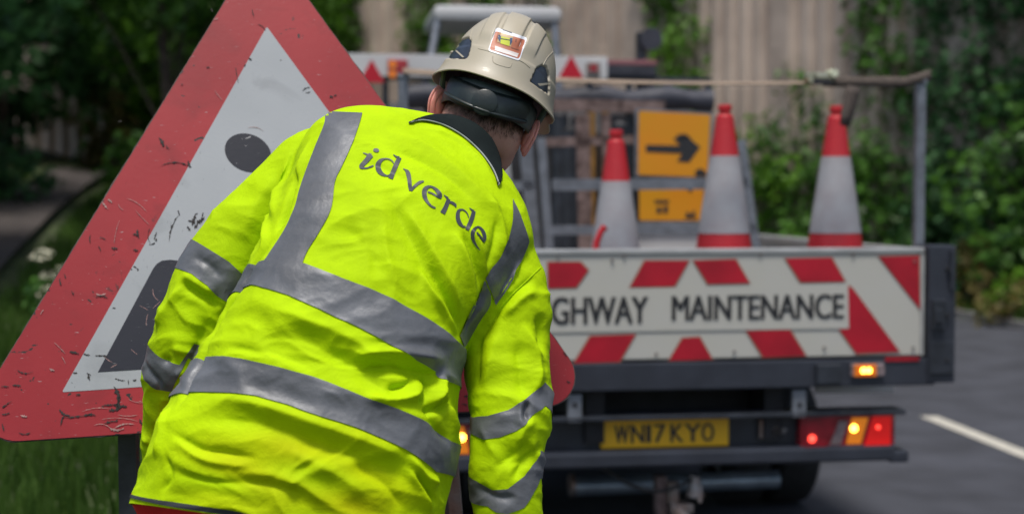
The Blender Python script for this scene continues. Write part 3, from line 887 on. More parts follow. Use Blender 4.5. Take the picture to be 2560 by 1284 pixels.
def artp(polys, ly, par, name='symbol'):
    for pl in polys:
        MB().prism([TP(x, y, ly) for x, y in pl], TM @ Vector((0, ly - .005, 0)), TX, TZ, .001).build(name, M['letters'], par)
artp([[(1614, 362), (1700, 364), (1682, 346), (1714, 338), (1750, 368), (1722, 406), (1692, 404), (1704, 384), (1614, 380)], [(1736, 428), (1752, 420), (1766, 432), (1764, 441), (1740, 441)], [(1690, 338), (1712, 334), (1728, 345), (1700, 350)]], 2.05, t)
t2, org = yellow_sign([(1598, 551), (1752, 551), (1760, 470), (1598, 468)], 2.0, 'lower yellow sign partly hidden by the grey rail', 'wheel')
artp([[(1636, 500), (1672, 500), (1672, 508), (1636, 508)], [(1640, 520), (1650, 515), (1654, 532), (1642, 534)], [(1656, 516), (1670, 514), (1668, 534), (1658, 532)], [(1712, 545), (1716, 528), (1728, 536), (1734, 522), (1740, 545)], [(1715, 470), (1732, 472), (1726, 482)]], 2.0, t2)

# cones
def cone_proto():
    c = empty('traffic_cone', (0, 0, 0))
    H = .75
    rad = lambda z: .136 + (.030 - .136) * (z - .03) / (H - .03)
    def band(z0, z1, m, n, dr=0.):
        zs = np.linspace(z0, z1, 5)
        MB().lathe([(rad(z) + dr, z) for z in zs], (0, 0, 0), 40).build(n, m, c, True)
    band(.0305, .185, M['conered'], 'lower_body')
    band(.183, .525, M['conewhite'], 'sleeve', .0022)
    band(.523, .70, M['conered'], 'upper_body')
    MB().lathe([(rad(.70), .70), (.031, .708), (.024, .712), (.024, .722), (.031, .726), (.031, .748), (.026, .752), (.018, .752), (.016, .70)], (0, 0, 0), 32).build('tip', M['conered'], c, True)
    MB().box(-.20, .20, -.20, .20, 0, .03, .012).build('base', M['rubber'], c)
    return c
def copy_tree(o):
    c = o.copy(); COL.objects.link(c)
    for ch in list(o.children):
        d = ch.copy(); COL.objects.link(d); d.parent = c
    return c
cp = cone_proto(); first = True
def cone(px, toppy, ly, label, rz, keep=True):
    global first
    o = cp if first else copy_tree(cp)
    first = False
    q = PT(px, toppy, ly)
    o.location = TM @ Vector((q.x, ly, q.z - .752)); o.rotation_euler = (0, 0, rz)
    tag(o, label, 'traffic cone', 'traffic cones in the truck bed')
    return q
# the stacks: upper cone nests over lower ones, rising .1 m each
stacks = ((1540, 325, .42, 1, ('shortest traffic cone, left of the yellow sign, on its stack',)), (1812, 262, .35, 2, ('tall middle traffic cone standing just right of the yellow sign',)), (2091, 265, .35, 2, ('rightmost traffic cone, nearest the grey corner post',)))
for i, (px, ty, ly, nb, lbl) in enumerate(stacks):
    q = cone(px, ty, ly, lbl[0], .3 * i)
    z = q.z - .752
    k_ = 1
    nm = ('leftmost', 'middle', 'rightmost')[i]
    while z - .085 * k_ > .905 - .03:
        o = copy_tree(cp)
        o.location = TM @ Vector((q.x, ly, max(.906, z - .085 * k_))); o.rotation_euler = (0, 0, .3 * i + .1 * k_)
        tag(o, 'cone hidden %s below the top of the %s cone stack' % (('one', 'two', 'three', 'four')[k_ - 1], nm), 'traffic cone', 'traffic cones in the truck bed')
        k_ += 1
# red streak on left cone: a bent red plastic handle leaning on the cone
a = [PT(1488, 640, .22), PT(1492, 605, .22), PT(1502, 580, .22), PT(1513, 566, .22)]
tag(TB().tube(a, [.016, .015, .013, .016], 12).build('red_handle', M['conered'], None, True), 'bent red plastic handle leaning against the shortest traffic cone', 'handle')

# ratchet strap across the rear
st = empty('ratchet_strap', TM @ Vector((0, .08, 2.08)), YAW, label='taut tan webbing strap with pale ratchet buckle strung between the rear posts', category='strap')
def ribbon(pts, wd, axis, name, m=None, t=.004):
    V = []; F = []
    for i, p in enumerate(pts):
        ax = Vector(axis[i]) if isinstance(axis, list) else Vector(axis)
        ww = wd[i] if hasattr(wd, '__len__') else wd
        V += [p - ax.normalized() * ww / 2, p + ax.normalized() * ww / 2]
        if i: F.append((2 * i - 2, 2 * i - 1, 2 * i + 1, 2 * i))
    o = obj(name, mesh(name, [TM @ v for v in V], F, True), m or M['strap'], st)
    s_ = o.modifiers.new('t', 'SOLIDIFY'); s_.thickness = t; s_.offset = 0
    return o
A = Vector((-1.19, .10, 2.115)); B = PT(2040, 207, .08)
pts = [A.lerp(B, i / 20) + Vector((0, 0, -.02 * math.sin(math.pi * i / 20))) for i in range(21)]
ax_ = [Vector((0, math.cos(.55 - .25 * i / 20), math.sin(.55 - .25 * i / 20))) for i in range(21)]
ribbon(pts, .046, ax_, 'webbing')
C_ = PT(2055, 203, .06); Dp = PT(2262, 205, .09); E_ = PT(2328, 187, .12)
pts = [C_.lerp(Dp, i / 10) for i in range(11)] + [Dp.lerp(E_, i / 4) for i in range(1, 5)]
ribbon(pts, [.046 + .004 * math.sin(i) for i in range(15)], (0, .25, 1), 'webbing', mat('brown webbing', (.065, .05, .04), .85, var=.3, vscale=60))
G = [PT(2135, 216, .05), PT(2130, 235, .045), PT(2124, 262, .04), PT(2117, 290, .035), PT(2112, 315, .03)]
ribbon(G, [.064, .062, .058, .062, .052], [(1, .2, -.12), (1, 0, -.1), (1, -.2, -.1), (1, .3, -.2), (1, .4, -.2)], 'loose_tail', mat('brown tail webbing', (.065, .05, .042), .85, var=.3, vscale=60))
x, z = TP(2050, 195, .05)
TB().box(x - .055, x + .05, .02, .08, z - .02, z + .022, .012).tube([(x - .04, .02, z + .0), (x - .04, .08, z)], .024, 14).build('ratchet_body', M['ratchet'], st, True)
TB().tube([(x + .05, .01, z + .018), (x + .05, .09, z + .018)], .017, 14).box(x + .03, x + .072, .02, .08, z - .0, z + .035, .01).build('ratchet_handle', mat('pale ratchet', (.6, .62, .45), .4), st, True)
TB().box(x - .04, x + .04, .015, .02, z - .03, z - .005).build('ratchet_slot', M['dark'], st)

# ------------------------------------------------------------------ roadworks sign (big red triangle)
SV = [P(-116, 1112, 2.800), P(1503, 1006, 3.103), P(659, -153, 3.318)]
SO = SV[0]; SX = (SV[1] - SV[0]).normalized(); SN = SX.cross(SV[2] - SV[0]).normalized(); SY = SN.cross(SX)
if SN.dot(CAM - SO) < 0: raise RuntimeError('sign normal')
def SP(px, py):
    r = ray(px, py); t = (SO - CAM).dot(SN) / r.dot(SN); q = CAM + r * t - SO
    return (q.dot(SX), q.dot(SY))
base = (SV[0] + SV[1]) / 2
sign = empty('roadworks_sign', Vector((base.x, base.y, height(base.x, base.y))), label='large worn red and white triangular roadworks warning sign held by the worker', category='road sign')
tri2 = [((v - SO).dot(SX), (v - SO).dot(SY)) for v in SV]
outl = roundpoly(tri2, [.072, .072, .06], 12)
def worn(name, col, col2, scale_chip=38, chip=.63, chipcol=(.02, .017, .016), rough=.42, fade=None):
    """painted sheet with dirt, fine scratches and chips"""
    m = bpy.data.materials.new(name); m.use_nodes = True
    n = m.node_tree; b = n.nodes['Principled BSDF']; b.inputs['Roughness'].default_value = rough; b.inputs['Specular IOR Level'].default_value = .3
    tc = n.nodes.new('ShaderNodeTexCoord')
    def nz(sc, det, dist=0, stretch=None, rot=0):
        mp = n.nodes.new('ShaderNodeMapping')
        if stretch: mp.inputs['Scale'].default_value = stretch
        mp.inputs['Rotation'].default_value = (0, rot, 0)
        n.links.new(tc.outputs['Object'], mp.inputs['Vector'])
        t = n.nodes.new('ShaderNodeTexNoise'); t.inputs['Scale'].default_value = sc; t.inputs['Detail'].default_value = det
        t.inputs['Distortion'].default_value = dist
        n.links.new(mp.outputs[0], t.inputs['Vector']); return t.outputs['Fac']
    def ramp(f, a, bb):
        r = n.nodes.new('ShaderNodeMapRange'); r.inputs['From Min'].default_value = a; r.inputs['From Max'].default_value = bb
        n.links.new(f, r.inputs['Value']); return r.outputs['Result']
    def mix(f, A, B):
        x = n.nodes.new('ShaderNodeMix'); x.data_type = 'RGBA'
        n.links.new(f, x.inputs['Factor'])
        for k_, val in (('A', A), ('B', B)):
            if isinstance(val, tuple): x.inputs[k_].default_value = (*val, 1)
            else: n.links.new(val, x.inputs[k_])
        return x.outputs['Result']
    c = mix(ramp(nz(2.2, 3), .38, .62), col, col2)
    c = mix(ramp(nz(9, 8, .6), .56, .80), c, tuple(v * .62 for v in col))
    c = mix(ramp(nz(60, 4, 0, (1, 1, 6), .5), .70, .74), c, tuple(min(1, v * .5 + .2) for v in col2))
    c = mix(ramp(nz(60, 4, 0, (7, 1, 1), -.4), .715, .745), c, tuple(v * .35 for v in col))
    f1 = ramp(nz(scale_chip, 6, 1.2), chip, chip + .012)
    f2 = ramp(nz(5, 2), .50, .56)
    mm_ = n.nodes.new('ShaderNodeMath'); mm_.operation = 'MULTIPLY'
    n.links.new(f1, mm_.inputs[0]); n.links.new(f2, mm_.inputs[1])
    c = mix(mm_.outputs[0], c, chipcol)
    n.links.new(c, b.inputs['Base Color'])
    bp = n.nodes.new('ShaderNodeBump'); bp.inputs['Distance'].default_value = .00018
    n.links.new(nz(90, 6), bp.inputs['Height']); n.links.new(bp.outputs[0], b.inputs['Normal'])
    return m
M['sred'] = worn('worn red sheet', (.305, .019, .024), (.225, .010, .014), 30, .66)
M['swhite'] = worn('worn white sheet', (.315, .335, .35), (.265, .285, .30), 30, .70)
M['sblack'] = worn('worn black sheet', (.012, .014, .022), (.020, .022, .032), 40, .69, (.3, .3, .3))
M['srim'] = mat('sign rim', (.05, .035, .03), .7, var=.5, vscale=40, bump=.001, bscale=80)
plate = MB().prism(outl, SO, SX, SY, .0012, 0).build('red_border', M['sred'], sign)
cc = Vector((tri2[0][0] + tri2[1][0] + tri2[2][0], tri2[0][1] + tri2[1][1] + tri2[2][1])) / 3
# jagged worn backing plate whose rim shows round the edge
rim = []
NR = 420
# resample outline
pts_ = [Vector(p) for p in outl] + [Vector(outl[0])]
Ls = [0]
for a, b in zip(pts_, pts_[1:]): Ls.append(Ls[-1] + (b - a).length)
for i in range(NR):
    s_ = Ls[-1] * i / NR
    j = max(k_ for k_ in range(len(Ls) - 1) if Ls[k_] <= s_)
    q = pts_[j].lerp(pts_[j + 1], (s_ - Ls[j]) / max(1e-9, Ls[j + 1] - Ls[j]))
    o_ = (q - cc).normalized()
    g = .0025 + .0035 * max(0, noise.noise((q.x * 30, q.y * 30, 2))) + .0015 * noise.noise((q.x * 120, q.y * 120, 5))
    rim.append(tuple(q + o_ * g))
MB().prism(rim, SO, SX, SY, .004, -.0045).build('backing_plate', M['srim'], sign)
wt = [SP(155, 980), SP(1279, 905), SP(667, 68)]
wp = MB().prism(roundpoly(wt, .002, 2), SO, SX, SY, .0006, .0013).build('white_panel', M['swhite'], sign)
def sart(poly, m, par, name, z=.0022, t=.0006):
    return MB().prism([SP(*p) for p in poly], SO, SX, SY, t, z).build(name, m, par)
sart([(620 + 58 * math.cos(a) + 4 * math.sin(a), 383 + 48 * math.sin(a) + 6 * math.cos(a)) for a in np.linspace(0, 2 * math.pi, 40)[:-1]], M['sblack'], wp, 'symbol')
hp2 = [(245, 930), (383, 672), (392, 660), (405, 652), (425, 650), (470, 655), (560, 700), (640, 640), (700, 610), (800, 700), (880, 800), (960, 884)]
sart(hp2, M['sblack'], wp, 'symbol')
# scuffs and gouges where the photograph shows them
def scuff(cx, cy, ln, wd, ang, seed):
    rr = random.Random(seed)
    n = 16; up = []; lo = []; bend = rr.uniform(-.16, .16)
    for i in range(n + 1):
        u = i / n * 2 - 1
        x = u * ln / 2; h = wd * (.34 if ln > 10 else .42) * (1 - u * u) ** .5
        y0_ = bend * ln * u * u; th = h * (.25 + 1.2 * rr.random() ** 2); sh = rr.uniform(-.12, .12) * wd; up.append((x, y0_ + sh + th)); lo.append((x, y0_ + sh - th - .35))
    pl = lo + up[::-1]
    c, s = math.cos(ang), math.sin(ang)
    return [(cx + x * c - y * s, cy + x * s + y * c) for x, y in pl]
dk = MB(); lt = MB()
for i, a in enumerate(((405, 355, 26, 11, 1.1), (418, 370, 14, 5, .9), (440, 407, 76, 5, .05), (472, 412, 18, 10, 1.2), (429, 570, 70, 6, 1.9), (447, 533, 14, 5, 1.3), (480, 555, 22, 7, .4), (497, 556, 40, 16, 2.3), (484, 548, 34, 12, 1.9), (505, 545, 26, 7, 1.7), (472, 572, 14, 8, 1), (388, 590, 20, 5, 1.9), (390, 600, 8, 5, 1.7),
                       (381, 611, 16, 4, -.3), (343, 584, 18, 11, 1.4), (341, 588, 20, 7, .5), (286, 622, 16, 9, .1), (339, 626, 13, 7, .2), (224, 597, 22, 4, 1.6), (257, 596, 16, 4, .3), (250, 622, 14, 4, 1.2), (181, 733, 12, 5, 1.1), (254, 740, 30, 5, .05), (285, 770, 8, 4, 0), (186, 881, 24, 8, .2), (217, 887, 18, 6, .2), (255, 889, 34, 5, .1), (188, 932, 11, 6, 0), (221, 943, 18, 7, 1.3), (222, 935, 12, 4, .5), (321, 955, 12, 3, 1.5), (337, 951, 9, 6, -.3),
                       (63, 933, 40, 5, .1), (42, 963, 22, 7, .1), (13, 966, 20, 6, 0), (18, 1010, 30, 6, -.6), (15, 1035, 20, 5, -.2), (196, 986, 12, 8, 0), (294, 985, 44, 17, 1.25), (300, 1016, 36, 15, .1), (286, 1024, 30, 13, -.2), (295, 1006, 34, 14, 1.8), (272, 1012, 40, 9, -.1), (160, 1035, 34, 9, .5), (195, 1041, 80, 7, -.12), (155, 1048, 30, 6, 1.9), (228, 1036, 24, 7, 0), (352, 1055, 18, 8, 1), (278, 1054, 38, 9, -.2), (62, 1085, 30, 5, 0), (8, 1068, 20, 5, 1.3), (150, 705, 18, 6, 1.4), (163, 690, 12, 5, 1.2), (530, 28, 10, 5, 1.1),
                       (828, 243, 10, 6, .2), (838, 240, 8, 4, -.3), (765, 222, 22, 4, -.4), (770, 233, 14, 3, -.2), (520, 170, 8, 5, 0), (455, 213, 5, 4, 0), (625, 150, 9, 6, .7), (612, 165, 7, 4, 2.1), (656, 68, 26, 3, .7), (632, 35, 22, 3, 1.3), (592, 190, 40, 2.5, 1.4), (300, 305, 10, 4, 0), (370, 590, 40, 2.2, 1.55), (1420, 955, 10, 6, .4), (1412, 885, 14, 6, .9), (1165, 990, 10, 5, 0), (1160, 1010, 14, 5, .2), (300, 950, 26, 4, .2))):
    dk.prism([SP(*p) for p in scuff(*a, i)], SO, SX, SY, .0001, .0030)
dk.build('scuff_marks', mat('bare grimy metal', (.022, .018, .017), .8, var=.4, vscale=60), sign)
for i, a in enumerate(((250, 700, 3, 3, 0), (252, 738, 26, 7, 0), (345, 510, 60, 1.6, .6), (300, 520, 20, 2, .9), (290, 580, 60, 1.5, 1.8), (355, 545, 50, 1.6, .8), (385, 740, 34, 2, 1.1), (392, 762, 26, 2, 2.4), (366, 800, 30, 2, 1.7), (360, 770, 24, 2, .5), (270, 900, 26, 2, .6), (285, 915, 18, 2.2, -.5), (335, 880, 20, 2, .7), (130, 925, 14, 10, .3), (60, 1040, 18, 8, .2), (290, 1075, 40, 12, .1), (310, 1060, 50, 5, -.2), (255, 1060, 40, 3, .1), (320, 1040, 50, 2.5, 0), (300, 1045, 90, 2.2, .05), (240, 1020, 70, 2, -.1),
                       (340, 1005, 40, 2, .2), (275, 503, 14, 8, .6), (262, 515, 24, 6, .9), (540, 50, 12, 3, -.4), (105, 780, 14, 5, -1), (700, 405, 30, 1.5, .9), (545, 240, 30, 1.4, .9), (640, 320, 40, 1.4, .2), (150, 870, 40, 1.6, .8), (160, 900, 20, 2, 1.1))):
    lt.prism([SP(*p) for p in scuff(*a, 200 + i)], SO, SX, SY, .0001, .0030)
lt.build('scratch_marks', mat('scraped pale film', (.30, .17, .155), .6, var=.3, vscale=50), sign)
# frame and legs behind
def S3(x, y, z=0): return SO + SX * x + SY * y + SN * z
fr_ = MB()
a = SP(120, 1060); b = SP(1400, 985)
fr_.bar(S3(a[0], .10, -.02), S3(b[0], .10, -.02), .03, .04, SN)
fr_.bar(S3(.33, .5, -.02), S3(1.0, .5, -.02), .03, .04, SN).build('cross_rail', M['black'], sign)
def leg(px, py, px2, py2, m, w_=.055, back=0.):
    q = SP(px, py); top = S3(q[0], q[1] + .10, -.03)
    dirv = (P(px2, py2, (top - CAM).dot(FW)) - top)
    dirv = Vector((dirv.x, 0, dirv.z)).normalized(); dirv.y = back
    gz = height(top.x, top.y) - .02
    bot = top + dirv * ((top.z - gz) / -dirv.z)
    mb_ = MB().bar(top, bot, w_, .03, (0, 1, 0))
    mb_.bar(bot + Vector((0, -.16, .02)), bot + Vector((0, .16, .02)), .04, .03)
    return mb_.build('leg', m, sign)
leg(321, 1085, 321, 1290, M['black'], .037)
leg(1128, 1040, 1140, 1290, M['steel'], .028)
leg(1128, 1040, 1110, 1290, M['rust'], .03, .25)
# ------------------------------------------------------------------ the worker
person = empty('person', (-.30, 2.35, height(-.3, 2.35)), label='bearded worker in yellow hi-vis jacket and cream hard hat bending over the triangular sign', category='person')

def catmull(A, t):
    """smooth interpolation of rows of A at float index t"""
    n = len(A); t = min(max(t, 0), n - 1 - 1e-9); i = int(t); u = t - i
    p0 = A[max(i - 1, 0)]; p1 = A[i]; p2 = A[min(i + 1, n - 1)]; p3 = A[min(i + 2, n - 1)]
    return .5 * ((2 * p1) + (-p0 + p2) * u + (2 * p0 - 5 * p1 + 4 * p2 - p3) * u * u + (-p0 + 3 * p1 - 3 * p2 + p3) * u ** 3)
# torso sections: left outline px, right outline px, depth left, depth right, thickness to the back, thickness to the front
TS = np.array([
    (318, 1330, 1075, 1500, 2.39, 2.41, .150, .13),
    (336, 1246, 1085, 1400, 2.40, 2.42, .155, .13),
    (362, 1165, 1100, 1300, 2.40, 2.42, .160, .13),
    (402, 1062, 1122, 1205, 2.41, 2.43, .165, .13),
    (455, 962, 1146, 1112, 2.43, 2.45, .170, .13),
    (515, 872, 1140, 1010, 2.45, 2.47, .172, .13),
    (575, 775, 1150, 915, 2.47, 2.49, .172, .13),
    (628, 672, 1180, 830, 2.50, 2.51, .168, .13),
    (680, 560, 1240, 745, 2.53, 2.54, .158, .13),
    (722, 452, 1295, 680, 2.56, 2.57, .142, .12),
    (755, 365, 1325, 620, 2.59, 2.60, .122, .11),
    (805, 308, 1308, 552, 2.62, 2.63, .098, .10),
    (905, 300, 1272, 490, 2.655, 2.665, .076, .085),
    (1025, 312, 1232, 428, 2.69, 2.70, .062, .07)], float)
def torso(u, v):
    """u: angle (0 right, pi/2 back towards the camera, pi left), v: section index"""
    v = v + 1; a = catmull(TS, v)
    L = P(a[0], a[1], a[4]); Rr = P(a[2], a[3], a[5])
    b0 = catmull(TS, max(0, v - .5)); b1 = catmull(TS, min(len(TS) - 1, v + .5))
    ax = (P(b1[0], b1[1], b1[4]) + P(b1[2], b1[3], b1[5]) - P(b0[0], b0[1], b0[4]) - P(b0[2], b0[3], b0[5])).normalized()
    W = (Rr - L); N = W.cross(ax).normalized()
    if N.dot(CAM - L) < 0: N = -N
    c, s = math.cos(u), math.sin(u)
    c_ = math.copysign(abs(c) ** .82, c); s_ = math.copysign(abs(s) ** .92, s)
    return (L + Rr) / 2 + W / 2 * c_ + N * (a[6] if s >= 0 else a[7]) * s_
# sleeves: centre px, depth, radius px, flatness
SLL = np.array([(835, 395, 2.66, 70), (790, 405, 2.655, 84), (735, 465, 2.645, 90), (672, 530, 2.635, 94), (606, 600, 2.62, 96), (556, 668, 2.61, 98), (520, 740, 2.605, 98), (494, 815, 2.605, 96),
                (468, 890, 2.61, 92), (446, 965, 2.63, 88), (436, 1045, 2.66, 80), (430, 1130, 2.70, 72), (432, 1210, 2.75, 64), (440, 1290, 2.80, 56)], float)
SLR = np.array([(1215, 610, 2.60, 70), (1262, 672, 2.585, 86), (1276, 745, 2.57, 98), (1266, 830, 2.555, 102), (1266, 905, 2.54, 101), (1276, 975, 2.52, 97), (1276, 1045, 2.50, 96),
                (1264, 1115, 2.49, 90), (1262, 1185, 2.48, 88), (1272, 1260, 2.48, 84), (1284, 1340, 2.48, 74), (1290, 1420, 2.48, 62), (1294, 1470, 2.49, 52)], float)
def sleeve(S, u, v):
    a = catmull(S, v); b0 = catmull(S, max(0, v - .4)); b1 = catmull(S, min(len(S) - 1, v + .4))
    C_ = P(a[0], a[1], a[2]); ax = (P(*b1[:3]) - P(*b0[:3])).normalized()
    N = (CAM - C_).normalized(); N = (N - ax * N.dot(ax)).normalized()
    W = N.cross(ax)
    if W.x < 0: W = -W
    r = a[3] / FPX * a[2]
    return C_ + W * r * math.cos(u) + N * r * .92 * math.sin(u)
def loft(fn, v0, v1, nv, nu):
    V = []; F = []
    for j in range(nv + 1):
        for i in range(nu):
            V.append(fn(2 * math.pi * i / nu, v0 + (v1 - v0) * j / nv))
    for j in range(nv):
        for i in range(nu):
            F.append((j * nu + i, j * nu + (i + 1) % nu, (j + 1) * nu + (i + 1) % nu, (j + 1) * nu + i))
    a = len(V); V.append(sum((V[i] for i in range(nu)), Vector()) / nu); V.append(sum((V[nv * nu + i] for i in range(nu)), Vector()) / nu)
    for i in range(nu):
        F.append((a, (i + 1) % nu, i)); F.append((a + 1, nv * nu + i, nv * nu + (i + 1) % nu))
    return V, F
J = MB()
fl = lambda u, v: sleeve(SLL, u, v); frr = lambda u, v: sleeve(SLR, u, v)
J.add(*loft(torso, -1, 12, 98, 120)); J.add(*loft(fl, 0, 13, 90, 60)); J.add(*loft(frr, 0, 12, 90, 60))
jb = J.build('tmp')
rm = jb.modifiers.new('r', 'REMESH'); rm.mode = 'VOXEL'; rm.voxel_size = .0062; rm.use_smooth_shade = True
smo = jb.modifiers.new('s', 'SMOOTH'); smo.factor = .6; smo.iterations = 9
sub = jb.modifiers.new('u', 'SUBSURF'); sub.levels = 1; sub.render_levels = 1
jm = evaluated(jb)
bpy.data.objects.remove(jb)
# cut the closed bottom off along the hem so the jacket is an open garment
hc0 = (torso(0, 0) + torso(math.pi, 0)) / 2; hax0 = ((torso(0, .5) + torso(math.pi, .5)) / 2 - (torso(0, -.5) + torso(math.pi, -.5)) / 2).normalized()
HK = .18; hN = (torso(math.pi / 2, 0) - hc0).normalized(); hax = (hax0 - hN * HK).normalized()
bm = bmesh.new(); bm.from_mesh(jm)
def istorso(c): return (c - CAM).dot(FW) < 2.62 and 1280 + FPX * c.x / (c - CAM).dot(FW) < 1130 and (c - hc0).length < .45
gf = [f for f in bm.faces if istorso(f.calc_center_median()) and abs((f.calc_center_median() - hc0).dot(hax)) < .03]
ge = list({e for f in gf for e in f.edges}); gv = list({v for f in gf for v in f.verts})
bmesh.ops.bisect_plane(bm, geom=gf + ge + gv, plane_co=hc0, plane_no=hax, dist=1e-5)
bmesh.ops.delete(bm, geom=[f for f in bm.faces if istorso(f.calc_center_median()) and (f.calc_center_median() - hc0).dot(hax) < 0], context='FACES')
bmesh.ops.triangulate(bm, faces=[f for f in bm.faces if len(f.verts) > 4])
bm.to_mesh(jm); bm.free(); jm.update()
nV = len(jm.vertices)
co = np.empty(nV * 3); jm.vertices.foreach_get('co', co); co = co.reshape(-1, 3)
no = np.empty(nV * 3); jm.vertices.foreach_get('normal', no); no = no.reshape(-1, 3)
bv0 = BVHTree.FromPolygons([Vector(c) for c in co], [tuple(p.vertices) for p in jm.polygons])
def hit0(px, py):
    h = bv0.ray_cast(CAM, ray(px, py)); return np.array(h[0]) if h[0] else None
# folds: photo-placed ridges (+) and valleys (-), as curves lying on the cloth
def seg_dist(pts, X):
    best = np.full(len(X), 9.); side = np.zeros(len(X)); par = np.zeros(len(X))
    L = 0; tot = sum(np.linalg.norm(b - a) for a, b in zip(pts, pts[1:]))
    for a, b in zip(pts, pts[1:]):
        d = b - a; l = np.linalg.norm(d)
        if l < 1e-6: continue
        t = np.clip(((X - a) @ d) / l ** 2, 0, 1); q = a + t[:, None] * d
        e = np.linalg.norm(X - q, axis=1); m_ = e < best
        best[m_] = e[m_]; par[m_] = (L + t[m_] * l) / tot
        L += l
    return best, par
FOLDS = [  # points px, width px, depth mm
    # armhole left: deep fold from shoulder to waist
    ([(770, 325), (748, 420), (722, 520), (688, 590)], 9, -13), ([(748, 350), (718, 450), (690, 560)], 16, 10), ([(700, 430), (640, 520), (600, 610)], 26, 5),
    ([(775, 345), (742, 450), (715, 540)], 12, 5), ([(690, 590), (650, 650), (610, 720), (560, 800), (515, 880), (470, 970), (440, 1040)], 9, -13), 
    ([(690, 520), (668, 600), (640, 650)], 12, 7), ([(560, 700), (520, 660), (480, 640)], 12, -4),
    # left elbow
    ([(560, 770), (500, 735), (450, 705)], 12, -9), ([(545, 740), (500, 715), (455, 680)], 14, 5), ([(470, 700), (430, 760), (395, 830)], 14, 6), ([(520, 800), (490, 870), (480, 900)], 16, -5),
    ([(380, 870), (420, 900), (470, 985)], 9, -9), ([(370, 900), (400, 950), (395, 975)], 8, -6), ([(420, 880), (450, 930), (470, 960)], 9, 6), ([(380, 840), (430, 870), (490, 880)], 12, 6), ([(400, 990), (390, 1080), (400, 1180)], 18, -6), ([(375, 1000), (365, 1100), (380, 1200)], 12, 5),
    ([(430, 1010), (415, 1080), (395, 1150)], 10, 6),
    # upper back: diagonals from the left shoulder blade to the right
    ([(960, 470), (1010, 560), (1060, 660), (1090, 770)], 24, -7), ([(1000, 500), (1060, 600), (1120, 710), (1150, 800)], 16, 7), ([(1150, 570), (1185, 650), (1200, 740)], 10, -8), ([(1130, 570), (1160, 650), (1175, 730), (1165, 810)], 10, 7),
    ([(1165, 560), (1195, 620), (1210, 700)], 8, 6), ([(1050, 660), (1085, 740), (1140, 840)], 9, 8), ([(1070, 650), (1110, 740), (1150, 830)], 9, -8), ([(960, 550), (965, 620), (985, 720)], 14, 4), ([(900, 540), (915, 620), (925, 690)], 16, 3), ([(870, 400), (960, 420), (1080, 500)], 18, -3),
    ([(930, 330), (1060, 370), (1180, 470), (1260, 570)], 24, 5), ([(960, 370), (1080, 420), (1200, 520)], 16, -4), ([(840, 560), (900, 600), (960, 700)], 22, -3), ([(1240, 520), (1235, 600), (1200, 690)], 12, -4), ([(1210, 480), (1250, 560), (1260, 640)], 12, 5),
    # mid back
    ([(610, 760), (760, 800), (880, 850), (980, 920), (1040, 950)], 20, 6), ([(640, 830), (800, 870), (940, 960), (1040, 1000)], 26, -6), ([(880, 930), (960, 915), (1060, 930), (1120, 940)], 16, -11), ([(860, 900), (960, 880), (1060, 890), (1115, 905)], 13, 9),
    ([(1075, 935), (1065, 985), (1040, 1010)], 12, -11), ([(1110, 930), (1092, 980), (1072, 1015)], 14, 13), ([(900, 985), (970, 1000), (1030, 990), (1060, 960)], 12, 9), ([(960, 975), (1010, 965), (1045, 940)], 9, -8), ([(1040, 1030), (1090, 1020), (1130, 990)], 10, -7),
    ([(1100, 960), (1120, 1040), (1140, 1090)], 12, 7), ([(560, 870), (680, 885), (800, 930)], 14, -4), ([(660, 770), (740, 850), (850, 900)], 18, 3), ([(1060, 1000), (1080, 1060), (1120, 1110)], 10, -7),
    # below lower band
    ([(470, 1000), (640, 1010), (820, 1070), (960, 1120), (1040, 1160)], 22, 8), ([(480, 1050), (640, 1055), (820, 1120), (960, 1170), (1050, 1230)], 26, -8), ([(1010, 1130), (1060, 1190), (1100, 1205)], 11, 9), ([(1030, 1170), (1065, 1225), (1085, 1260)], 9, -10), ([(1000, 1160), (1045, 1215), (1070, 1290)], 12, 7),
    ([(430, 1075), (500, 1120), (560, 1130), (660, 1150)], 9, -5), ([(440, 1095), (520, 1150), (640, 1165)], 9, 4), ([(400, 1160), (520, 1200), (660, 1210), (800, 1240)], 12, -5), ([(420, 1130), (430, 1190), (400, 1230)], 9, -4), ([(700, 1120), (800, 1160), (930, 1240)], 18, 5), ([(560, 1180), (700, 1190), (860, 1270)], 14, 4), ([(870, 1150), (960, 1210), (1010, 1280)], 14, -6),
    # right sleeve
    ([(1340, 690), (1290, 730), (1240, 790), (1215, 830)], 8, -7), ([(1345, 720), (1300, 750), (1255, 800)], 12, 5), ([(1300, 640), (1270, 700), (1230, 760)], 9, 5), ([(1340, 780), (1350, 850), (1330, 880)], 14, -7), ([(1300, 800), (1330, 870), (1340, 950), (1320, 1000)], 14, 7),
    ([(1290, 850), (1300, 940), (1310, 1000)], 18, -6), ([(1250, 820), (1230, 900), (1215, 990)], 20, 5), ([(1195, 840), (1200, 900), (1195, 980)], 12, -5), ([(1320, 1000), (1310, 1030), (1316, 1060)], 7, -7), ([(1300, 990), (1298, 1040), (1300, 1070)], 10, 4),
    ([(1340, 1040), (1300, 1080), (1290, 1160)], 14, 6), ([(1320, 1100), (1280, 1140), (1230, 1170)], 18, -6), ([(1200, 1050), (1230, 1120), (1290, 1200)], 16, 4), ([(1350, 1110), (1310, 1150), (1280, 1210)], 12, -5), ([(1190, 1210), (1240, 1240), (1300, 1240)], 12, -4),
    ([(1215, 700), (1190, 770), (1155, 850)], 12, -9), ([(1160, 870), (1200, 850), (1230, 800)], 12, -6),
    # collar area
    ([(1040, 320), (1130, 350), (1200, 410), (1240, 470)], 10, 4),
]
disp = np.zeros(nV)
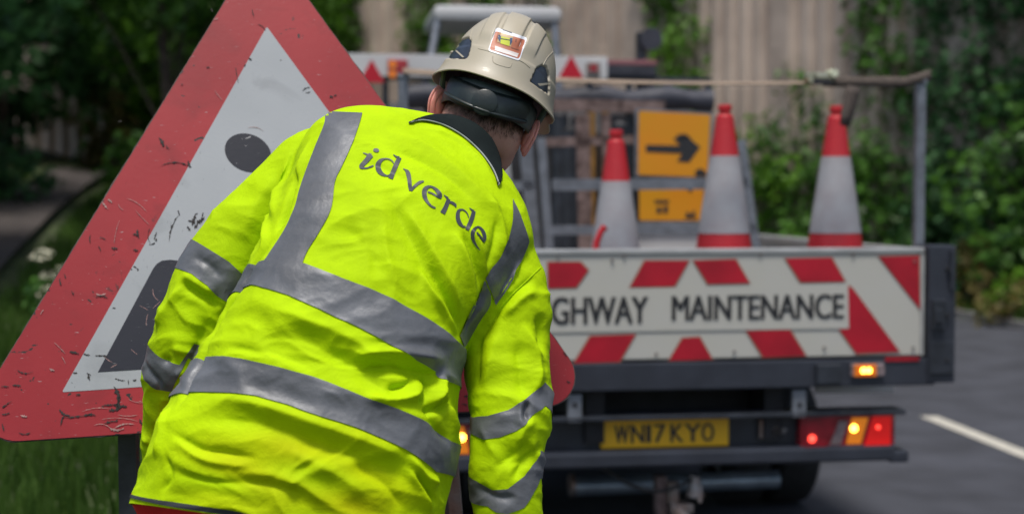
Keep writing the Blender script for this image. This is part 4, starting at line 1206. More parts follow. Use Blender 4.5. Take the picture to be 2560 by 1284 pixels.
for pp_, wpx, mm_ in FOLDS:
    q = [hit0(*p) for p in pp_]; q = [a for a in q if a is not None]
    if len(q) < 2: continue
    # smooth the curve
    arr = np.array(q); q2 = [np.array(catmull(arr, t)) for t in np.linspace(0, len(arr) - 1, 14)]
    w_ = wpx / FPX * 2.45
    lo = np.min(q2, 0) - w_ * 4; hi = np.max(q2, 0) + w_ * 4
    idx = np.where(np.all((co > lo) & (co < hi), axis=1))[0]
    if not len(idx): continue
    d, par = seg_dist(q2, co[idx])
    taper = np.clip(np.minimum(par, 1 - par) / .28, 0, 1); taper = taper * taper * (3 - 2 * taper)
    endd = np.where((par <= .001) | (par >= .999), 0, 1)
    disp[idx] += 1.6 * mm_ * .001 * np.exp(-(d / w_) ** 1.5) * taper
rngs = Vector((3.1, 1.7, 9.2))
jb_n = np.zeros(nV)
axm = np.array((P(900, 400, 2.6) - P(700, 1200, 2.4)).normalized())
side = np.array([math.cos(.4), 0, -math.sin(.4)])
A1 = co @ axm; A2 = co @ side; A3 = co[:, 1]
for i in range(nV):
    v1 = Vector((A2[i] * 3.2, A3[i] * 3.5, A1[i] * 7.5))
    wv_ = noise.noise(v1 * .8 + rngs) * .9
    a = noise.noise(v1 + Vector((wv_, wv_, 0)))
    b = noise.noise(Vector((A2[i] * 9 + a * 2, A3[i] * 9, A1[i] * 17 + wv_ * 2)))
    c = noise.noise(Vector((A2[i] * 26 + b * 2, A3[i] * 26, A1[i] * 34)))
    jb_n[i] = .0048 * (1 - abs(a) * 2.6) + .0034 * (1 - 2.4 * abs(b)) + .0011 * (1 - 2 * abs(c))
disp += jb_n * (.62 + .5 * np.clip((A1.max() - A1 - .18) / .25, 0, 1))
# hem flares free
co2 = co + no * disp[:, None]
jm.vertices.foreach_set('co', co2.reshape(-1)); jm.update(); jm.shade_smooth()
# drop the closed bottom of the jacket so that it is an open garment; dirt patch attribute
st1 = np.array(P(760, 1180, 2.27)); st2 = np.array(P(600, 1200, 2.27)); st3 = np.array(P(930, 1230, 2.3))
def blob(c, rx): return np.exp(-(np.linalg.norm((co2 - c) * np.array([1, .6, 1.7]), axis=1) / rx) ** 2)
stn = np.clip(blob(st1, .15) + .6 * blob(st2, .09) + .55 * blob(st3, .11), 0, 1)
nn_ = np.array([noise.noise(Vector((A2[i] * 9, A3[i] * 9, A1[i] * 24))) for i in range(0, nV)]) 
stn = np.clip(stn * (.5 + .7 * nn_), 0, 1)
at = jm.attributes.new('stain', 'FLOAT', 'POINT'); at.data.foreach_set('value', stn.astype(np.float32))
def cloth(name, col, stain, rough=.75):
    m = mat(name, col, rough, attr='stain', col2=stain, spec=.12)
    n = m.node_tree; b = n.nodes['Principled BSDF']; tc = [q for q in n.nodes if q.type == 'TEX_COORD'][0]
    src = b.inputs['Base Color'].links[0].from_socket
    g1 = n.nodes.new('ShaderNodeTexNoise'); g1.inputs['Scale'].default_value = 5; g1.inputs['Detail'].default_value = 9; g1.inputs['Roughness'].default_value = .65
    n.links.new(tc.outputs['Object'], g1.inputs['Vector'])
    g2 = n.nodes.new('ShaderNodeMapRange'); g2.inputs['From Min'].default_value = .35; g2.inputs['From Max'].default_value = .7; g2.inputs['To Min'].default_value = 1.04; g2.inputs['To Max'].default_value = .80
    n.links.new(g1.outputs['Fac'], g2.inputs['Value'])
    g3 = n.nodes.new('ShaderNodeVectorMath'); g3.operation = 'SCALE'
    n.links.new(src, g3.inputs[0]); n.links.new(g2.outputs['Result'], g3.inputs['Scale']); n.links.new(g3.outputs[0], b.inputs['Base Color'])
    h = None
    for sc, st_, dist in ((11, 2., .0018), (30, 2.5, .0009), (90, 1, .0004), (900, 0, .00012)):
        t = n.nodes.new('ShaderNodeTexNoise'); t.inputs['Scale'].default_value = sc; t.inputs['Detail'].default_value = 4; t.inputs['Distortion'].default_value = st_
        n.links.new(tc.outputs['Object'], t.inputs['Vector'])
        bp = n.nodes.new('ShaderNodeBump'); bp.inputs['Distance'].default_value = dist
        n.links.new(t.outputs['Fac'], bp.inputs['Height'])
        if h: n.links.new(h, bp.inputs['Normal'])
        h = bp.outputs[0]
    n.links.new(h, b.inputs['Normal'])
    return m
M['hivis'] = cloth('hi-vis fabric', (.43, .645, .0), (.48, .49, .0))
M['tape'] = mat('reflective tape', (.122, .128, .138), .48, var=.26, vscale=9, bump=.0022, bscale=38, metal=.2, detail=9)
M['hem'] = mat('dark trim', (.03, .034, .04), .7, var=.2)
jacket = obj('jacket', jm, M['hivis'], person)
PJ = [tuple(p.vertices) for p in jm.polygons]
bvJ = BVHTree.FromPolygons([Vector(c) for c in co2], PJ)

def solid(o, t, off=1.):
    s_ = o.modifiers.new('thickness', 'SOLIDIFY'); s_.thickness = t; s_.offset = off
    return o
def snap(p, off, maxd=.05):
    h = bv0.find_nearest(p)
    if h[0] is None or h[3] > maxd: return None
    vs = PJ[h[2]]; w_ = poly_3d_calc([Vector(co[i]) for i in vs], h[0])
    n_ = Vector((0, 0, 0)); d_ = 0
    for q, i in zip(w_, vs): n_ += Vector(no[i]) * q; d_ += disp[i] * q
    return h[0] + n_.normalized() * (d_ + off)
def strip_param(fn, edge, U, name, m, nw=18, off=.0012, nu=460, par=None, maxd=.05):
    """tape running round the garment between two v-curves given over u"""
    V = []; ok = []
    for i in range(nu + 1):
        u = U[0] + (U[1] - U[0]) * i / nu
        v0, v1 = edge(u)
        for k_ in range(nw + 1):
            p = fn(u, v0 + (v1 - v0) * k_ / nw)
            q = snap(p, off, maxd)
            ok.append(q is not None); V.append(q or p)
    F = []
    for i in range(nu):
        for k_ in range(nw):
            a = i * (nw + 1) + k_
            ids = (a, a + 1, a + nw + 2, a + nw + 1)
            if all(ok[q] for q in ids) and max((V[ids[q]] - V[ids[q - 1]]).length for q in range(4)) < .035: F.append(ids)
    me = mesh(name, V, F, True)
    bm = bmesh.new(); bm.from_mesh(me); bmesh.ops.recalc_face_normals(bm, faces=bm.faces[:]); bmesh.ops.delete(bm, geom=[v for v in bm.verts if not v.link_faces], context='VERTS'); bm.to_mesh(me); bm.free()
    me.shade_smooth()
    return obj(name, me, m, par or jacket)
def invert(fn, vmax, nu=180, nv=240):
    us = np.linspace(0, 2 * math.pi, nu, endpoint=False); vs = np.linspace(0, vmax, nv)
    T = np.array([[tuple(fn(u, v)) for v in vs] for u in us])
    def f(p):
        d = ((T - np.array(p)) ** 2).sum(2); i, j = np.unravel_index(d.argmin(), d.shape); return us[i], vs[j]
    return f
invT = invert(torso, 12); invL = invert(fl, 13); invR = invert(frr, 12)
def edge_from(px, inv, urange=None):
    """v as a function of u from a traced edge"""
    pts = []
    for p in px:
        h = bvJ.ray_cast(CAM, ray(*p))
        if h[0] is None: continue
        pts.append(inv(h[0]))
    pts.sort()
    us = [a for a, _ in pts]; vs = [b for _, b in pts]
    def f(u):
        u = u % (2 * math.pi)
        if us[0] <= u <= us[-1]: return float(np.interp(u, us, vs))
        gap = 2 * math.pi - (us[-1] - us[0])
        t = ((u - us[-1]) % (2 * math.pi)) / gap
        return vs[-1] * (1 - t) + vs[0] * t
    return f
def band(px_top, px_bot, fn, inv, name='reflective_stripe', m=None, U=(0, 2 * math.pi), **k):
    t = edge_from(px_top, inv); b = edge_from(px_bot, inv)
    return strip_param(fn, lambda u: (t(u), b(u)), U, name, m or M['tape'], **k)
# chest and waist tapes
band([(660, 650), (700, 645), (760, 657), (860, 695), (940, 728), (1010, 763), (1080, 802), (1130, 842), (1142, 852)],
     [(628, 712), (720, 735), (800, 770), (850, 800), (920, 832), (980, 862), (1040, 898), (1085, 930), (1100, 945)], torso, invT, off=.0022)
band([(520, 893), (600, 897), (700, 918), (780, 942), (850, 968), (930, 1000), (1000, 1022), (1070, 1058), (1125, 1100)],
     [(475, 978), (560, 980), (640, 990), (720, 1010), (800, 1038), (880, 1065), (950, 1090), (1020, 1125), (1070, 1160), (1090, 1180)], torso, invT, off=.0024)
# sleeve tapes
band([(482, 602), (530, 628), (575, 655), (608, 685)], [(442, 668), (480, 685), (520, 715), (560, 752), (568, 764)], fl, invL, maxd=.014)
band([(382, 876), (420, 900), (450, 911), (480, 915)], [(362, 950), (390, 972), (430, 976), (450, 972)], fl, invL, maxd=.014)
band([(1185, 1042), (1220, 1040), (1270, 1022), (1310, 1003), (1340, 975), (1362, 955)], [(1182, 1082), (1210, 1098), (1250, 1092), (1290, 1075), (1330, 1040), (1362, 1015)], frr, invR)
band([(1192, 1200), (1230, 1224), (1270, 1222), (1310, 1190), (1340, 1150), (1350, 1125)], [(1220, 1262), (1240, 1280), (1270, 1283), (1310, 1268), (1335, 1230), (1350, 1195)], frr, invR)
# braces traced on the cloth
def drape_quads(rows, off, name, m, par, step=10., extra=None):
    """rows: list of (left px, right px) pairs along a strip"""
    A = np.array([list(a) + list(b) for a, b in rows], float)
    n = max(2, int(sum(math.dist(rows[i][0], rows[i + 1][0]) for i in range(len(rows) - 1)) / step)); k_ = 10
    V = []; ok = []
    for i in range(n + 1):
        r_ = catmull(A, (len(A) - 1) * i / n)
        for j in range(k_ + 1):
            x = r_[0] + (r_[2] - r_[0]) * j / k_; y = r_[1] + (r_[3] - r_[1]) * j / k_
            h = bvJ.ray_cast(CAM, ray(x, y))
            ok.append(h[0] is not None); V.append(h[0] + h[1] * off if h[0] else P(x, y, 2.6))
    F = []
    for i in range(n):
        for j in range(k_):
            a = i * (k_ + 1) + j; ids = (a, a + 1, a + k_ + 2, a + k_ + 1)
            if all(ok[q] for q in ids) and max((V[ids[q]] - V[ids[q - 1]]).length for q in range(4)) < .045: F.append(ids[::-1])
    me = mesh(name, V, F, True)
    bm = bmesh.new(); bm.from_mesh(me); bmesh.ops.delete(bm, geom=[v for v in bm.verts if not v.link_faces], context='VERTS'); bm.to_mesh(me); bm.free(); me.shade_smooth()
    return obj(name, me, m, par)
drape_quads([((812, 280), (906, 284)), ((812, 310), (898, 312)), ((790, 365), (880, 362)), ((765, 430), (856, 415)), ((748, 480), (838, 455)), ((738, 518), (828, 522)), ((712, 575), (802, 575)), ((678, 628), (768, 630)), ((655, 662), (752, 672))], .0020, 'reflective_stripe', M['tape'], jacket, 5)
drape_quads([((1280, 498), (1296, 530)), ((1280, 550), (1318, 592)), ((1268, 600), (1318, 612)), ((1248, 645), (1300, 655)), ((1226, 672), (1270, 715)), ((1213, 695), (1240, 762))], .0024, 'reflective_stripe', M['tape'], jacket, 5)
drape_quads([((1211, 700), (1226, 735)), ((1196, 740), (1222, 765)), ((1172, 785), (1196, 805)), ((1148, 838), (1160, 868))], .0020, 'reflective_stripe', M['tape'], jacket, 5)
# hem trim
hem_v = lambda u: HK * (.155 if math.sin(u) > 0 else .13) * math.sin(u) / (torso(math.pi / 2, .5) - torso(math.pi / 2, -.5)).length
strip_param(torso, lambda u: (hem_v(u) - .02, hem_v(u) + .1), (0, 2 * math.pi), 'hem', M['hem'], 4, .002, 300)
strip_param(fl, lambda u: (12.4, 12.9), (0, 2 * math.pi), 'cuff', M['hivis'], 4, .003, 60)
strip_param(frr, lambda u: (11.5, 11.9), (0, 2 * math.pi), 'cuff', M['hivis'], 4, .003, 60)
# stitched armhole seams as thin piping
def seam(px, name='seam', r=.0011, m=None):
    pts = []
    for i in range(len(px) * 8):
        q = catmull(np.array(px, float), (len(px) - 1) * i / (len(px) * 8 - 1))
        h = bvJ.ray_cast(CAM, ray(q[0], q[1]))
        if h[0]: pts.append(h[0] + h[1] * .0003)
    if len(pts) > 2: MB().tube(pts, r, 6).build(name, m or M['hivis'], jacket, True)
seam([(1352, 668), (1318, 700), (1280, 735), (1250, 770), (1238, 800), (1218, 812)])

# chest lettering: strokes traced on the back
def LX(x, y): return (880 + x / 4.428, 350 + y / 4.428)
ST = {
 'i': [[(122, 146, 5), (150, 156, 10), (180, 168, 18), (215, 172, 30)], [(215, 166, 50), (190, 192, 50), (160, 228, 46), (130, 262, 44), (104, 290, 42), (104, 308, 30), (128, 316, 18), (165, 316, 12), (200, 304, 14), (222, 295, 16), (240, 286, 6)]],
 'd': [[(462, 262, 6), (440, 232, 9), (405, 214, 10), (362, 212, 14), (322, 228, 32), (295, 262, 46), (288, 305, 52), (300, 345, 48), (330, 378, 34), (365, 396, 20), (395, 400, 12), (420, 385, 8)], [(455, 166, 5), (478, 184, 12), (500, 196, 20), (520, 202, 30)], [(524, 198, 42), (500, 250, 42), (475, 310, 44), (450, 370, 44), (425, 432, 48)]],
 'v': [[(566, 320, 5), (590, 335, 14), (612, 356, 36), (626, 395, 40), (636, 450, 38), (640, 510, 38), (648, 565, 26)], [(650, 566, 24), (680, 530, 26), (720, 492, 26), (755, 470, 26), (795, 460, 10)]],
 'e': [[(838, 578, 12), (880, 592, 14), (930, 620, 16), (985, 650, 12)], [(975, 648, 20), (972, 615, 40), (950, 575, 38), (915, 540, 26), (875, 520, 18), (835, 525, 30), (806, 552, 44), (798, 596, 46), (808, 640, 40), (835, 690, 26), (870, 728, 18), (900, 746, 16), (925, 754, 10)]],
 'r': [[(1013, 609, 4), (1035, 628, 12), (1060, 650, 26)], [(1068, 655, 34), (1052, 700, 40), (1030, 755, 44), (1000, 812, 52)], [(1060, 700, 10), (1085, 690, 20), (1115, 702, 26), (1140, 722, 22), (1148, 746, 8)]],
 'f': [[(1288, 862, 6), (1275, 820, 9), (1245, 785, 10), (1210, 772, 14), (1178, 788, 28), (1168, 830, 38), (1172, 880, 42), (1192, 925, 36), (1225, 958, 20), (1255, 960, 10)], [(1298, 752, 5), (1318, 772, 12), (1345, 790, 24)], [(1346, 788, 34), (1330, 850, 40), (1305, 920, 42), (1272, 995, 40)]],
 'g': [[(1378, 1022, 8), (1405, 1055, 14), (1430, 1090, 18), (1458, 1132, 10)], [(1452, 1128, 16), (1464, 1085, 32), (1455, 1035, 34), (1430, 990, 26), (1395, 964, 16), (1360, 980, 24), (1340, 1020, 36), (1338, 1070, 36), (1352, 1120, 26), (1378, 1165, 16), (1400, 1195, 12), (1420, 1218, 5)]],
}
def drape_mesh(V2, F2, off, name, m, par, bv=None, t=.0006):
    V = []; ok = []
    for x, y in V2:
        h = (bv or bvJ).ray_cast(CAM, ray(x, y)); ok.append(h[0] is not None)
        V.append(h[0] + h[1] * off if h[0] else Vector((0, 0, 0)))
    F = [f for f in F2 if all(ok[i] for i in f)]
    me = mesh(name, V, F, True)
    bm = bmesh.new(); bm.from_mesh(me); bmesh.ops.delete(bm, geom=[v for v in bm.verts if not v.link_faces], context='VERTS')
    bm.normal_update()
    for f in bm.faces:
        if f.normal.dot(CAM - f.calc_center_median()) < 0: f.normal_flip()
    bm.to_mesh(me); bm.free(); me.shade_smooth()
    return obj(name, me, m, par)
def stroke_mesh(strokes):
    V = []; F = []
    for s_ in strokes:
        A = np.array(s_, float); n = (len(A) - 1) * 7
        P_ = [catmull(A, (len(A) - 1) * i / n) for i in range(n + 1)]
        k0 = len(V); K = 4
        for i, q in enumerate(P_):
            a = P_[max(0, i - 1)]; b = P_[min(n, i + 1)]
            d = (b - a)[:2]; d = d / (np.linalg.norm(d) + 1e-9); nn2 = np.array([-d[1], d[0]])
            for j in range(K + 1):
                w_ = (2.5 + q[2] * 1.1) * (j / K - .5); V.append(LX(q[0] + nn2[0] * w_, q[1] + nn2[1] * w_))
        for i in range(n):
            for j in range(K):
                a = k0 + i * (K + 1) + j; F.append((a, a + 1, a + K + 2, a + K + 1))
    return V, F
zo = .0014
for k_, s_ in ST.items():
    V2, F2 = stroke_mesh(s_)
    if k_ == 'i':
        b0 = len(V2); V2.append(LX(268, 118)); nn3 = 24
        V2 += [LX(268 + 33 * math.cos(a) , 118 + 21 * math.sin(a) + 3 * math.cos(a)) for a in np.linspace(0, 2 * math.pi, nn3, endpoint=False)]
        F2 += [(b0, b0 + 1 + i, b0 + 1 + (i + 1) % nn3) for i in range(nn3)]
    zz = 0
    o = drape_mesh(V2, F2, zo, 'lettering', mat('printed lettering', (.028, .034, .045), .55) if k_ == 'i' else M['print'], jacket)
    if k_ == 'i': M['print'] = o.data.materials[0]
# collar: upright dark band round the neck with pale piping
def ring(fnp, n0, n1, name, m, par, nu=90, nw=8, t=.004):
    V = []; F = []
    for i in range(nu + 1):
        for j in range(nw + 1): V.append(fnp(i / nu, j / nw))
    for i in range(nu):
        for j in range(nw):
            a = i * (nw + 1) + j; F.append((a, a + 1, a + nw + 2, a + nw + 1))
    o = obj(name, mesh(name, V, F, True), m, par)
    return solid(o, t, 0)
# collar bottom and top curves (back view, px & depth), swept round the neck
CB = np.array([(1010, 312, 2.80), (1028, 306, 2.74), (1062, 301, 2.665), (1110, 313, 2.625), (1158, 340, 2.61), (1200, 378, 2.63), (1228, 415, 2.68), (1243, 448, 2.75), (1240, 460, 2.84), (1170, 440, 2.95), (1070, 380, 2.92), (1010, 330, 2.86), (1010, 312, 2.80)], float)
CT = np.array([(1058, 304, 2.84), (1064, 296, 2.80), (1092, 288, 2.73), (1136, 290, 2.68), (1184, 308, 2.665), (1222, 340, 2.675), (1243, 378, 2.71), (1252, 415, 2.77), (1246, 436, 2.84), (1190, 430, 2.91), (1100, 370, 2.90), (1064, 325, 2.87), (1058, 304, 2.84)], float)
def colf(s_, t_):
    a = catmull(CB, s_ * (len(CB) - 1)); b = catmull(CT, s_ * (len(CT) - 1))
    p = P(*a).lerp(P(*b), t_)
    if .02 < s_ < .72:
        w_ = sstep((s_ - .02) / .07) * sstep((.72 - s_) / .08)
        h = bvJ.ray_cast(CAM, (P(*a) - CAM).normalized())
        if h[0]:
            dl = (h[0] - CAM).length - (P(*a) - CAM).length - .008
            p = p + (P(*a) - CAM).normalized() * min(0, dl) * (1 - t_) * w_
        h = bvJ.ray_cast(CAM, (p - CAM).normalized())
        if h[0] and s_ > .07 and s_ < .66 and (h[0] - CAM).length < (p - CAM).length + .006: p = CAM + (p - CAM).normalized() * ((h[0] - CAM).length - .007)
    out = (p - P(1150, 370, 2.78)).normalized()
    return p + out * .006 * math.sin(t_ * math.pi)
M['collar'] = mat('dark collar cloth', (.008, .013, .013), .85, var=.2, spec=.15, bump=.0006, bscale=500)
ring(colf, 0, 1, 'collar', M['collar'], jacket, t=.005)
MB().tube([colf(i / 80, .0) + (colf(i / 80, 0) - P(1150, 370, 2.78)).normalized() * .003 for i in range(80)], .0016, 6).build('piping', mat('grey piping', (.25, .27, .28), .6), jacket, True)

# body under the clothes: one skinned surface, head and hands included
hc = P(1230, 254, 2.80)                                  # centre of the skull
ROLL, HYAW, HPITCH = R(19.5), R(3.5), R(11)
HR = Matrix.Rotation(ROLL, 3, 'Y') @ Matrix.Rotation(-HYAW, 3, 'Z') @ Matrix.Rotation(-HPITCH, 3, 'X')
def H(r, f, u): return hc + HR @ Vector((r, f, u))
def ell(mb, c, rx, ry, rz, Rm=HR, n=28, m_=16):
    V = []; F = []
    for j in range(m_ + 1):
        th = math.pi * j / m_
        for i in range(n):
            a = 2 * math.pi * i / n
            V.append(Vector(c) + Rm @ Vector((rx * math.sin(th) * math.cos(a), ry * math.sin(th) * math.sin(a), rz * math.cos(th))))
    for j in range(m_):
        for i in range(n): F.append((j * n + i, j * n + (i + 1) % n, (j + 1) * n + (i + 1) % n, (j + 1) * n + i))
    mb.add(V, F)
def skin_body():
    V = []; E = []; Rr = []
    def v(p, r): V.append(tuple(p)); Rr.append(r); return len(V) - 1
    def chain(a, items):
        for p, r in items:
            b = v(p, r); E.append((a, b)); a = b
        return a
    G0 = height(-.3, 2.3)
    pel = v(Vector((-.30, 2.47, 1.02)), .13)
    ch = chain(pel, [(P(760, 900, 2.60), .12), (P(860, 640, 2.66), .135), (P(985, 470, 2.70), .12)])
    nk = chain(ch, [(P(1125, 390, 2.755), .068), (P(1182, 332, 2.785), .068), (H(0, .01, -.02), .07)])
    def hand(wr, d, side_, pitchv):
        d = d.normalized(); s_ = side_.normalized(); nrm = d.cross(s_).normalized()
        pm = v(wr + d * .045, .026); E.append((wr_i[0], pm))
        for k2, (o_, l) in enumerate(((-.030, .070), (-.010, .080), (.010, .075), (.029, .060))):
            k0 = v(wr + d * .088 + s_ * o_, .0105); E.append((pm, k0))
            chain(k0, [(wr + d * (.088 + l * .45) + s_ * o_ * 1.1 + nrm * .012, .0090), (wr + d * (.088 + l * .75) + s_ * o_ * 1.1 + nrm * .032, .0082), (wr + d * (.088 + l * .85) + s_ * o_ * 1.1 + nrm * .052, .0072)])
        k0 = v(wr + d * .03 - s_ * .034, .013); E.append((pm, k0))
        chain(k0, [(wr + d * .06 - s_ * .052 + nrm * .012, .0105), (wr + d * .085 - s_ * .056 + nrm * .026, .0088)])
    # right arm
    rs = chain(ch, [(P(1180, 610, 2.64), .07), (P(1262, 860, 2.56), .052), (P(1270, 1040, 2.51), .044), (P(1270, 1210, 2.49), .038), (P(1288, 1440, 2.50), .027)])
    wr_i = [rs]; wrp = Vector(V[rs]); hand(wrp, Vector((.02, .02, -1)), Vector((.3, 1, 0)), None)
    ls = chain(ch, [(P(840, 420, 2.67), .07), (P(640, 590, 2.63), .052), (P(500, 830, 2.62), .044), (P(445, 1010, 2.66), .038), (P(440, 1270, 2.80), .027)])
    wr_i = [ls]; wrp = Vector(V[ls]); hand(wrp, Vector((.3, .15, -.9)), Vector((-.3, -1, 0)), None)
    for sx in (-1, 1):
        hx = -.30 + sx * .10
        chain(pel, [(Vector((hx, 2.46, .93)), .095), (Vector((hx + sx * .04, 2.52, .62)), .065), (Vector((hx + sx * .05, 2.46, .40)), .055), (Vector((hx + sx * .05, 2.45, G0 + .10)), .038), (Vector((hx + sx * .05, 2.53, G0 + .05)), .038), (Vector((hx + sx * .06, 2.62, G0 + .04)), .03)])
    me = bpy.data.meshes.new('body'); me.from_pydata(V, E, []); me.update()
    o = bpy.data.objects.new('body', me); COL.objects.link(o)
    sk = o.modifiers.new('skin', 'SKIN'); 
    for i, sv in enumerate(me.skin_vertices[0].data):
        sv.radius = (Rr[i], Rr[i]); sv.use_root = (i == 0)
    s_ = o.modifiers.new('s', 'SUBSURF'); s_.levels = 2; s_.render_levels = 2
    m2 = evaluated(o); bpy.data.objects.remove(o)
    return m2
bmesh_body = skin_body()
# head volume
hd = MB()
hd.add([v.co.copy() for v in bmesh_body.vertices], [tuple(p.vertices) for p in bmesh_body.polygons])
ell(hd, H(0, .0, .03), .078, .098, .10)                 # cranium
ell(hd, H(0, -.03, -.055), .067, .062, .078)            # occiput and nape
ell(hd, H(0, .045, -.05), .071, .064, .085)             # cheeks
ell(hd, H(0, .06, -.105), .050, .046, .040)             # jaw
ell(hd, H(0, .085, -.118), .026, .022, .02)             # chin
for s_ in (-1, 1):
    ell(hd, H(s_ * .055, .008, -.085), .025, .048, .048)   # jaw angles
    ell(hd, H(s_ * .058, -.012, -.062), .026, .045, .055)
    ell(hd, H(s_ * .03, .088, .0), .02, .015, .012)     # brow
ell(hd, H(0, .106, -.035), .011, .018, .028)            # nose
ell(hd, H(0, .114, -.052), .016, .012, .011)
ell(hd, H(0, .098, -.078), .024, .010, .006); ell(hd, H(0, .097, -.088), .022, .010, .007)   # lips
hb_ = hd.build('tmp')
rm = hb_.modifiers.new('r', 'REMESH'); rm.mode = 'VOXEL'; rm.voxel_size = .0045; rm.use_smooth_shade = True
sm_ = hb_.modifiers.new('s', 'SMOOTH'); sm_.factor = .6; sm_.iterations = 5
bme = evaluated(hb_); bpy.data.objects.remove(hb_)
# hair / beard mask baked as an attribute on the skin
nb = len(bme.vertices); bc = np.empty(nb * 3); bme.vertices.foreach_get('co', bc); bc = bc.reshape(-1, 3)
HRi = np.array(HR.inverted()); loc_ = (bc - np.array(hc)) @ HRi.T
sm01 = lambda x: np.clip(x, 0, 1) ** 2 * (3 - 2 * np.clip(x, 0, 1))
nz_ = np.array([noise.noise(Vector(p) * 90) for p in bc]) * .012
near = (np.linalg.norm(loc_, axis=1) < .22)
back = sm01((.035 - loc_[:, 1]) / .03)
hair = sm01((loc_[:, 2] + .100 + nz_ - .02 * np.abs(loc_[:, 0]) / .06) / .045) * back * near
beard = sm01((-.055 - loc_[:, 2] + nz_) / .025) * sm01((loc_[:, 1] - .035) / .02) * sm01((loc_[:, 2] + .165) / .02) * near
hm = np.maximum(hair * .92, beard)
at = bme.attributes.new('hair', 'FLOAT', 'POINT'); at.data.foreach_set('value', hm.astype(np.float32))
bme.shade_smooth()
sk_ = mat('skin', (.52, .27, .20), .5, attr='hair', col2=(.035, .022, .016), bump=.0007, bscale=260)
sb_ = sk_.node_tree.nodes['Principled BSDF']; sb_.inputs['Subsurface Weight'].default_value = .2; sb_.inputs['Subsurface Radius'].default_value = (.012, .004, .002); sb_.inputs['Subsurface Scale'].default_value = .6
body = obj('body', bme, sk_, person)
# short hairs
bvB = BVHTree.FromPolygons([Vector(c) for c in bc], [tuple(p.vertices) for p in bme.polygons])
V = []; F = []
idx = np.where((hm > .12) & near)[0]
for _ in range(13000):
    i = int(idx[random.randrange(len(idx))])
    if random.random() > hm[i] ** .7: continue
    p = Vector(bc[i]) + Vector((random.uniform(-1, 1), random.uniform(-1, 1), random.uniform(-1, 1))) * .004
    h = bvB.find_nearest(p); p = h[0]; n_ = h[1]
    isb = beard[i] > .4
    g = (HR @ Vector((0, .1 if not isb else .3, -1)))
    d = (n_ * .5 + g * .9 + Vector((random.uniform(-1, 1), random.uniform(-1, 1), random.uniform(-1, 1))) * .3).normalized()
    l = (.005 + .007 * hm[i]) * (.6 + .8 * random.random()) * (1.2 if isb else 1)
    sd_ = d.cross(n_).normalized() * .00035
    k0 = len(V); V += [p - sd_, p + sd_, p + d * l + n_ * .001]; F.append((k0, k0 + 1, k0 + 2))
obj('hair', mesh('hair', V, F), mat('dark brown hair', (.03, .019, .013), .6, spec=.3), person)
# ears
def ear(s_, dy=0., du=.006):
    c = (s_ * (.083 if s_ < 0 else .080), -.004 + dy, -.052 + du)
    V = []; F = []; nr, na = 12, 36
    ro = lambda a: 1 + .12 * math.cos(a - 1.0)
    for j in range(nr + 1):
        q = j / nr
        for i in range(na):
            a = 2 * math.pi * i / na
            y = math.cos(a) * .021 * q * ro(a); z = math.sin(a) * .041 * q * (1 if math.sin(a) > 0 else .98) - (.0)
            if math.sin(a) < 0: y *= (1 - .35 * -math.sin(a))
            # helix rim, concha
            lift = .012 * math.exp(-((q - .90) / .10) ** 2) + .006 * math.exp(-((q - .55) / .12) ** 2) * (1 if math.cos(a) < .3 else .2) - .002 + .004 * q
            V.append((c[0] + s_ * (lift * .55 + .006 + (-y) * (.75 if s_ < 0 else .5) + .006 * q), c[1] + y - .004, c[2] + z))
    for j in range(nr):
        for i in range(na): F.append((j * na + i, j * na + (i + 1) % na, (j + 1) * na + (i + 1) % na, (j + 1) * na + i))
    V = [H(*p) for p in V]
    o = obj('ear', mesh('ear', V, F, True), M['ear'], person)
    md = o.modifiers.new('t', 'SOLIDIFY'); md.thickness = .007; md.offset = 0
    s2 = o.modifiers.new('s', 'SUBSURF'); s2.levels = 1; s2.render_levels = 2
    return o
M['ear'] = mat('ear skin', (.72, .30, .25), .5, bump=.0004, bscale=200, var=.1, vscale=30)
M['ear'].node_tree.nodes['Principled BSDF'].inputs['Subsurface Weight'].default_value = .3
M['ear'].node_tree.nodes['Principled BSDF'].inputs['Subsurface Radius'].default_value = (.01, .003, .0015)
ear(-1); ear(1)

# trousers (red), boots
tr = MB()
G0 = height(-.3, 2.3)
tcs = [(1.14, .205, .135), (1.0, .20, .135), (.92, .20, .13)]
def tube2(mb, secs, n=40):
    V = []; F = []
    for (x, y, z, rx, ry) in secs:
        for i in range(n):
            a = 2 * math.pi * i / n; V.append((x + rx * math.cos(a), y + ry * math.sin(a), z))
    for j in range(len(secs) - 1):
        for i in range(n): F.append((j * n + i, j * n + (i + 1) % n, (j + 1) * n + (i + 1) % n, (j + 1) * n + i))
    F.append(tuple(range(n))); F.append(tuple((len(secs) - 1) * n + i for i in range(n)))
    mb.add(V, F)
pw = P(640, 1290, 2.36)
tube2(tr, [(-.40, 2.43, 1.16, .18, .12), (-.41, 2.44, 1.08, .262, .15), (-.38, 2.45, .97, .235, .155), (-.34, 2.46, .84, .20, .145)])
for sx in (-1, 1):
    hx = -.31 + sx * .10
    tube2(tr, [(hx, 2.46, .95, .12, .135), (hx + sx * .03, 2.50, .75, .105, .11), (hx + sx * .045, 2.51, .60, .09, .09), (hx + sx * .05, 2.47, .42, .085, .085), (hx + sx * .05, 2.45, G0 + .09, .078, .078)])
to = tr.build('tmp')
rm = to.modifiers.new('r', 'REMESH'); rm.mode = 'VOXEL'; rm.voxel_size = .012; rm.use_smooth_shade = True
s_ = to.modifiers.new('s', 'SMOOTH'); s_.iterations = 6; s_.factor = .6
tm_ = evaluated(to); bpy.data.objects.remove(to)
for v in tm_.vertices:
    v.co += v.normal * (.006 * noise.noise(v.co * 9) + .004 * noise.noise(Vector((v.co.x * 8, v.co.y * 8, v.co.z * 26))))
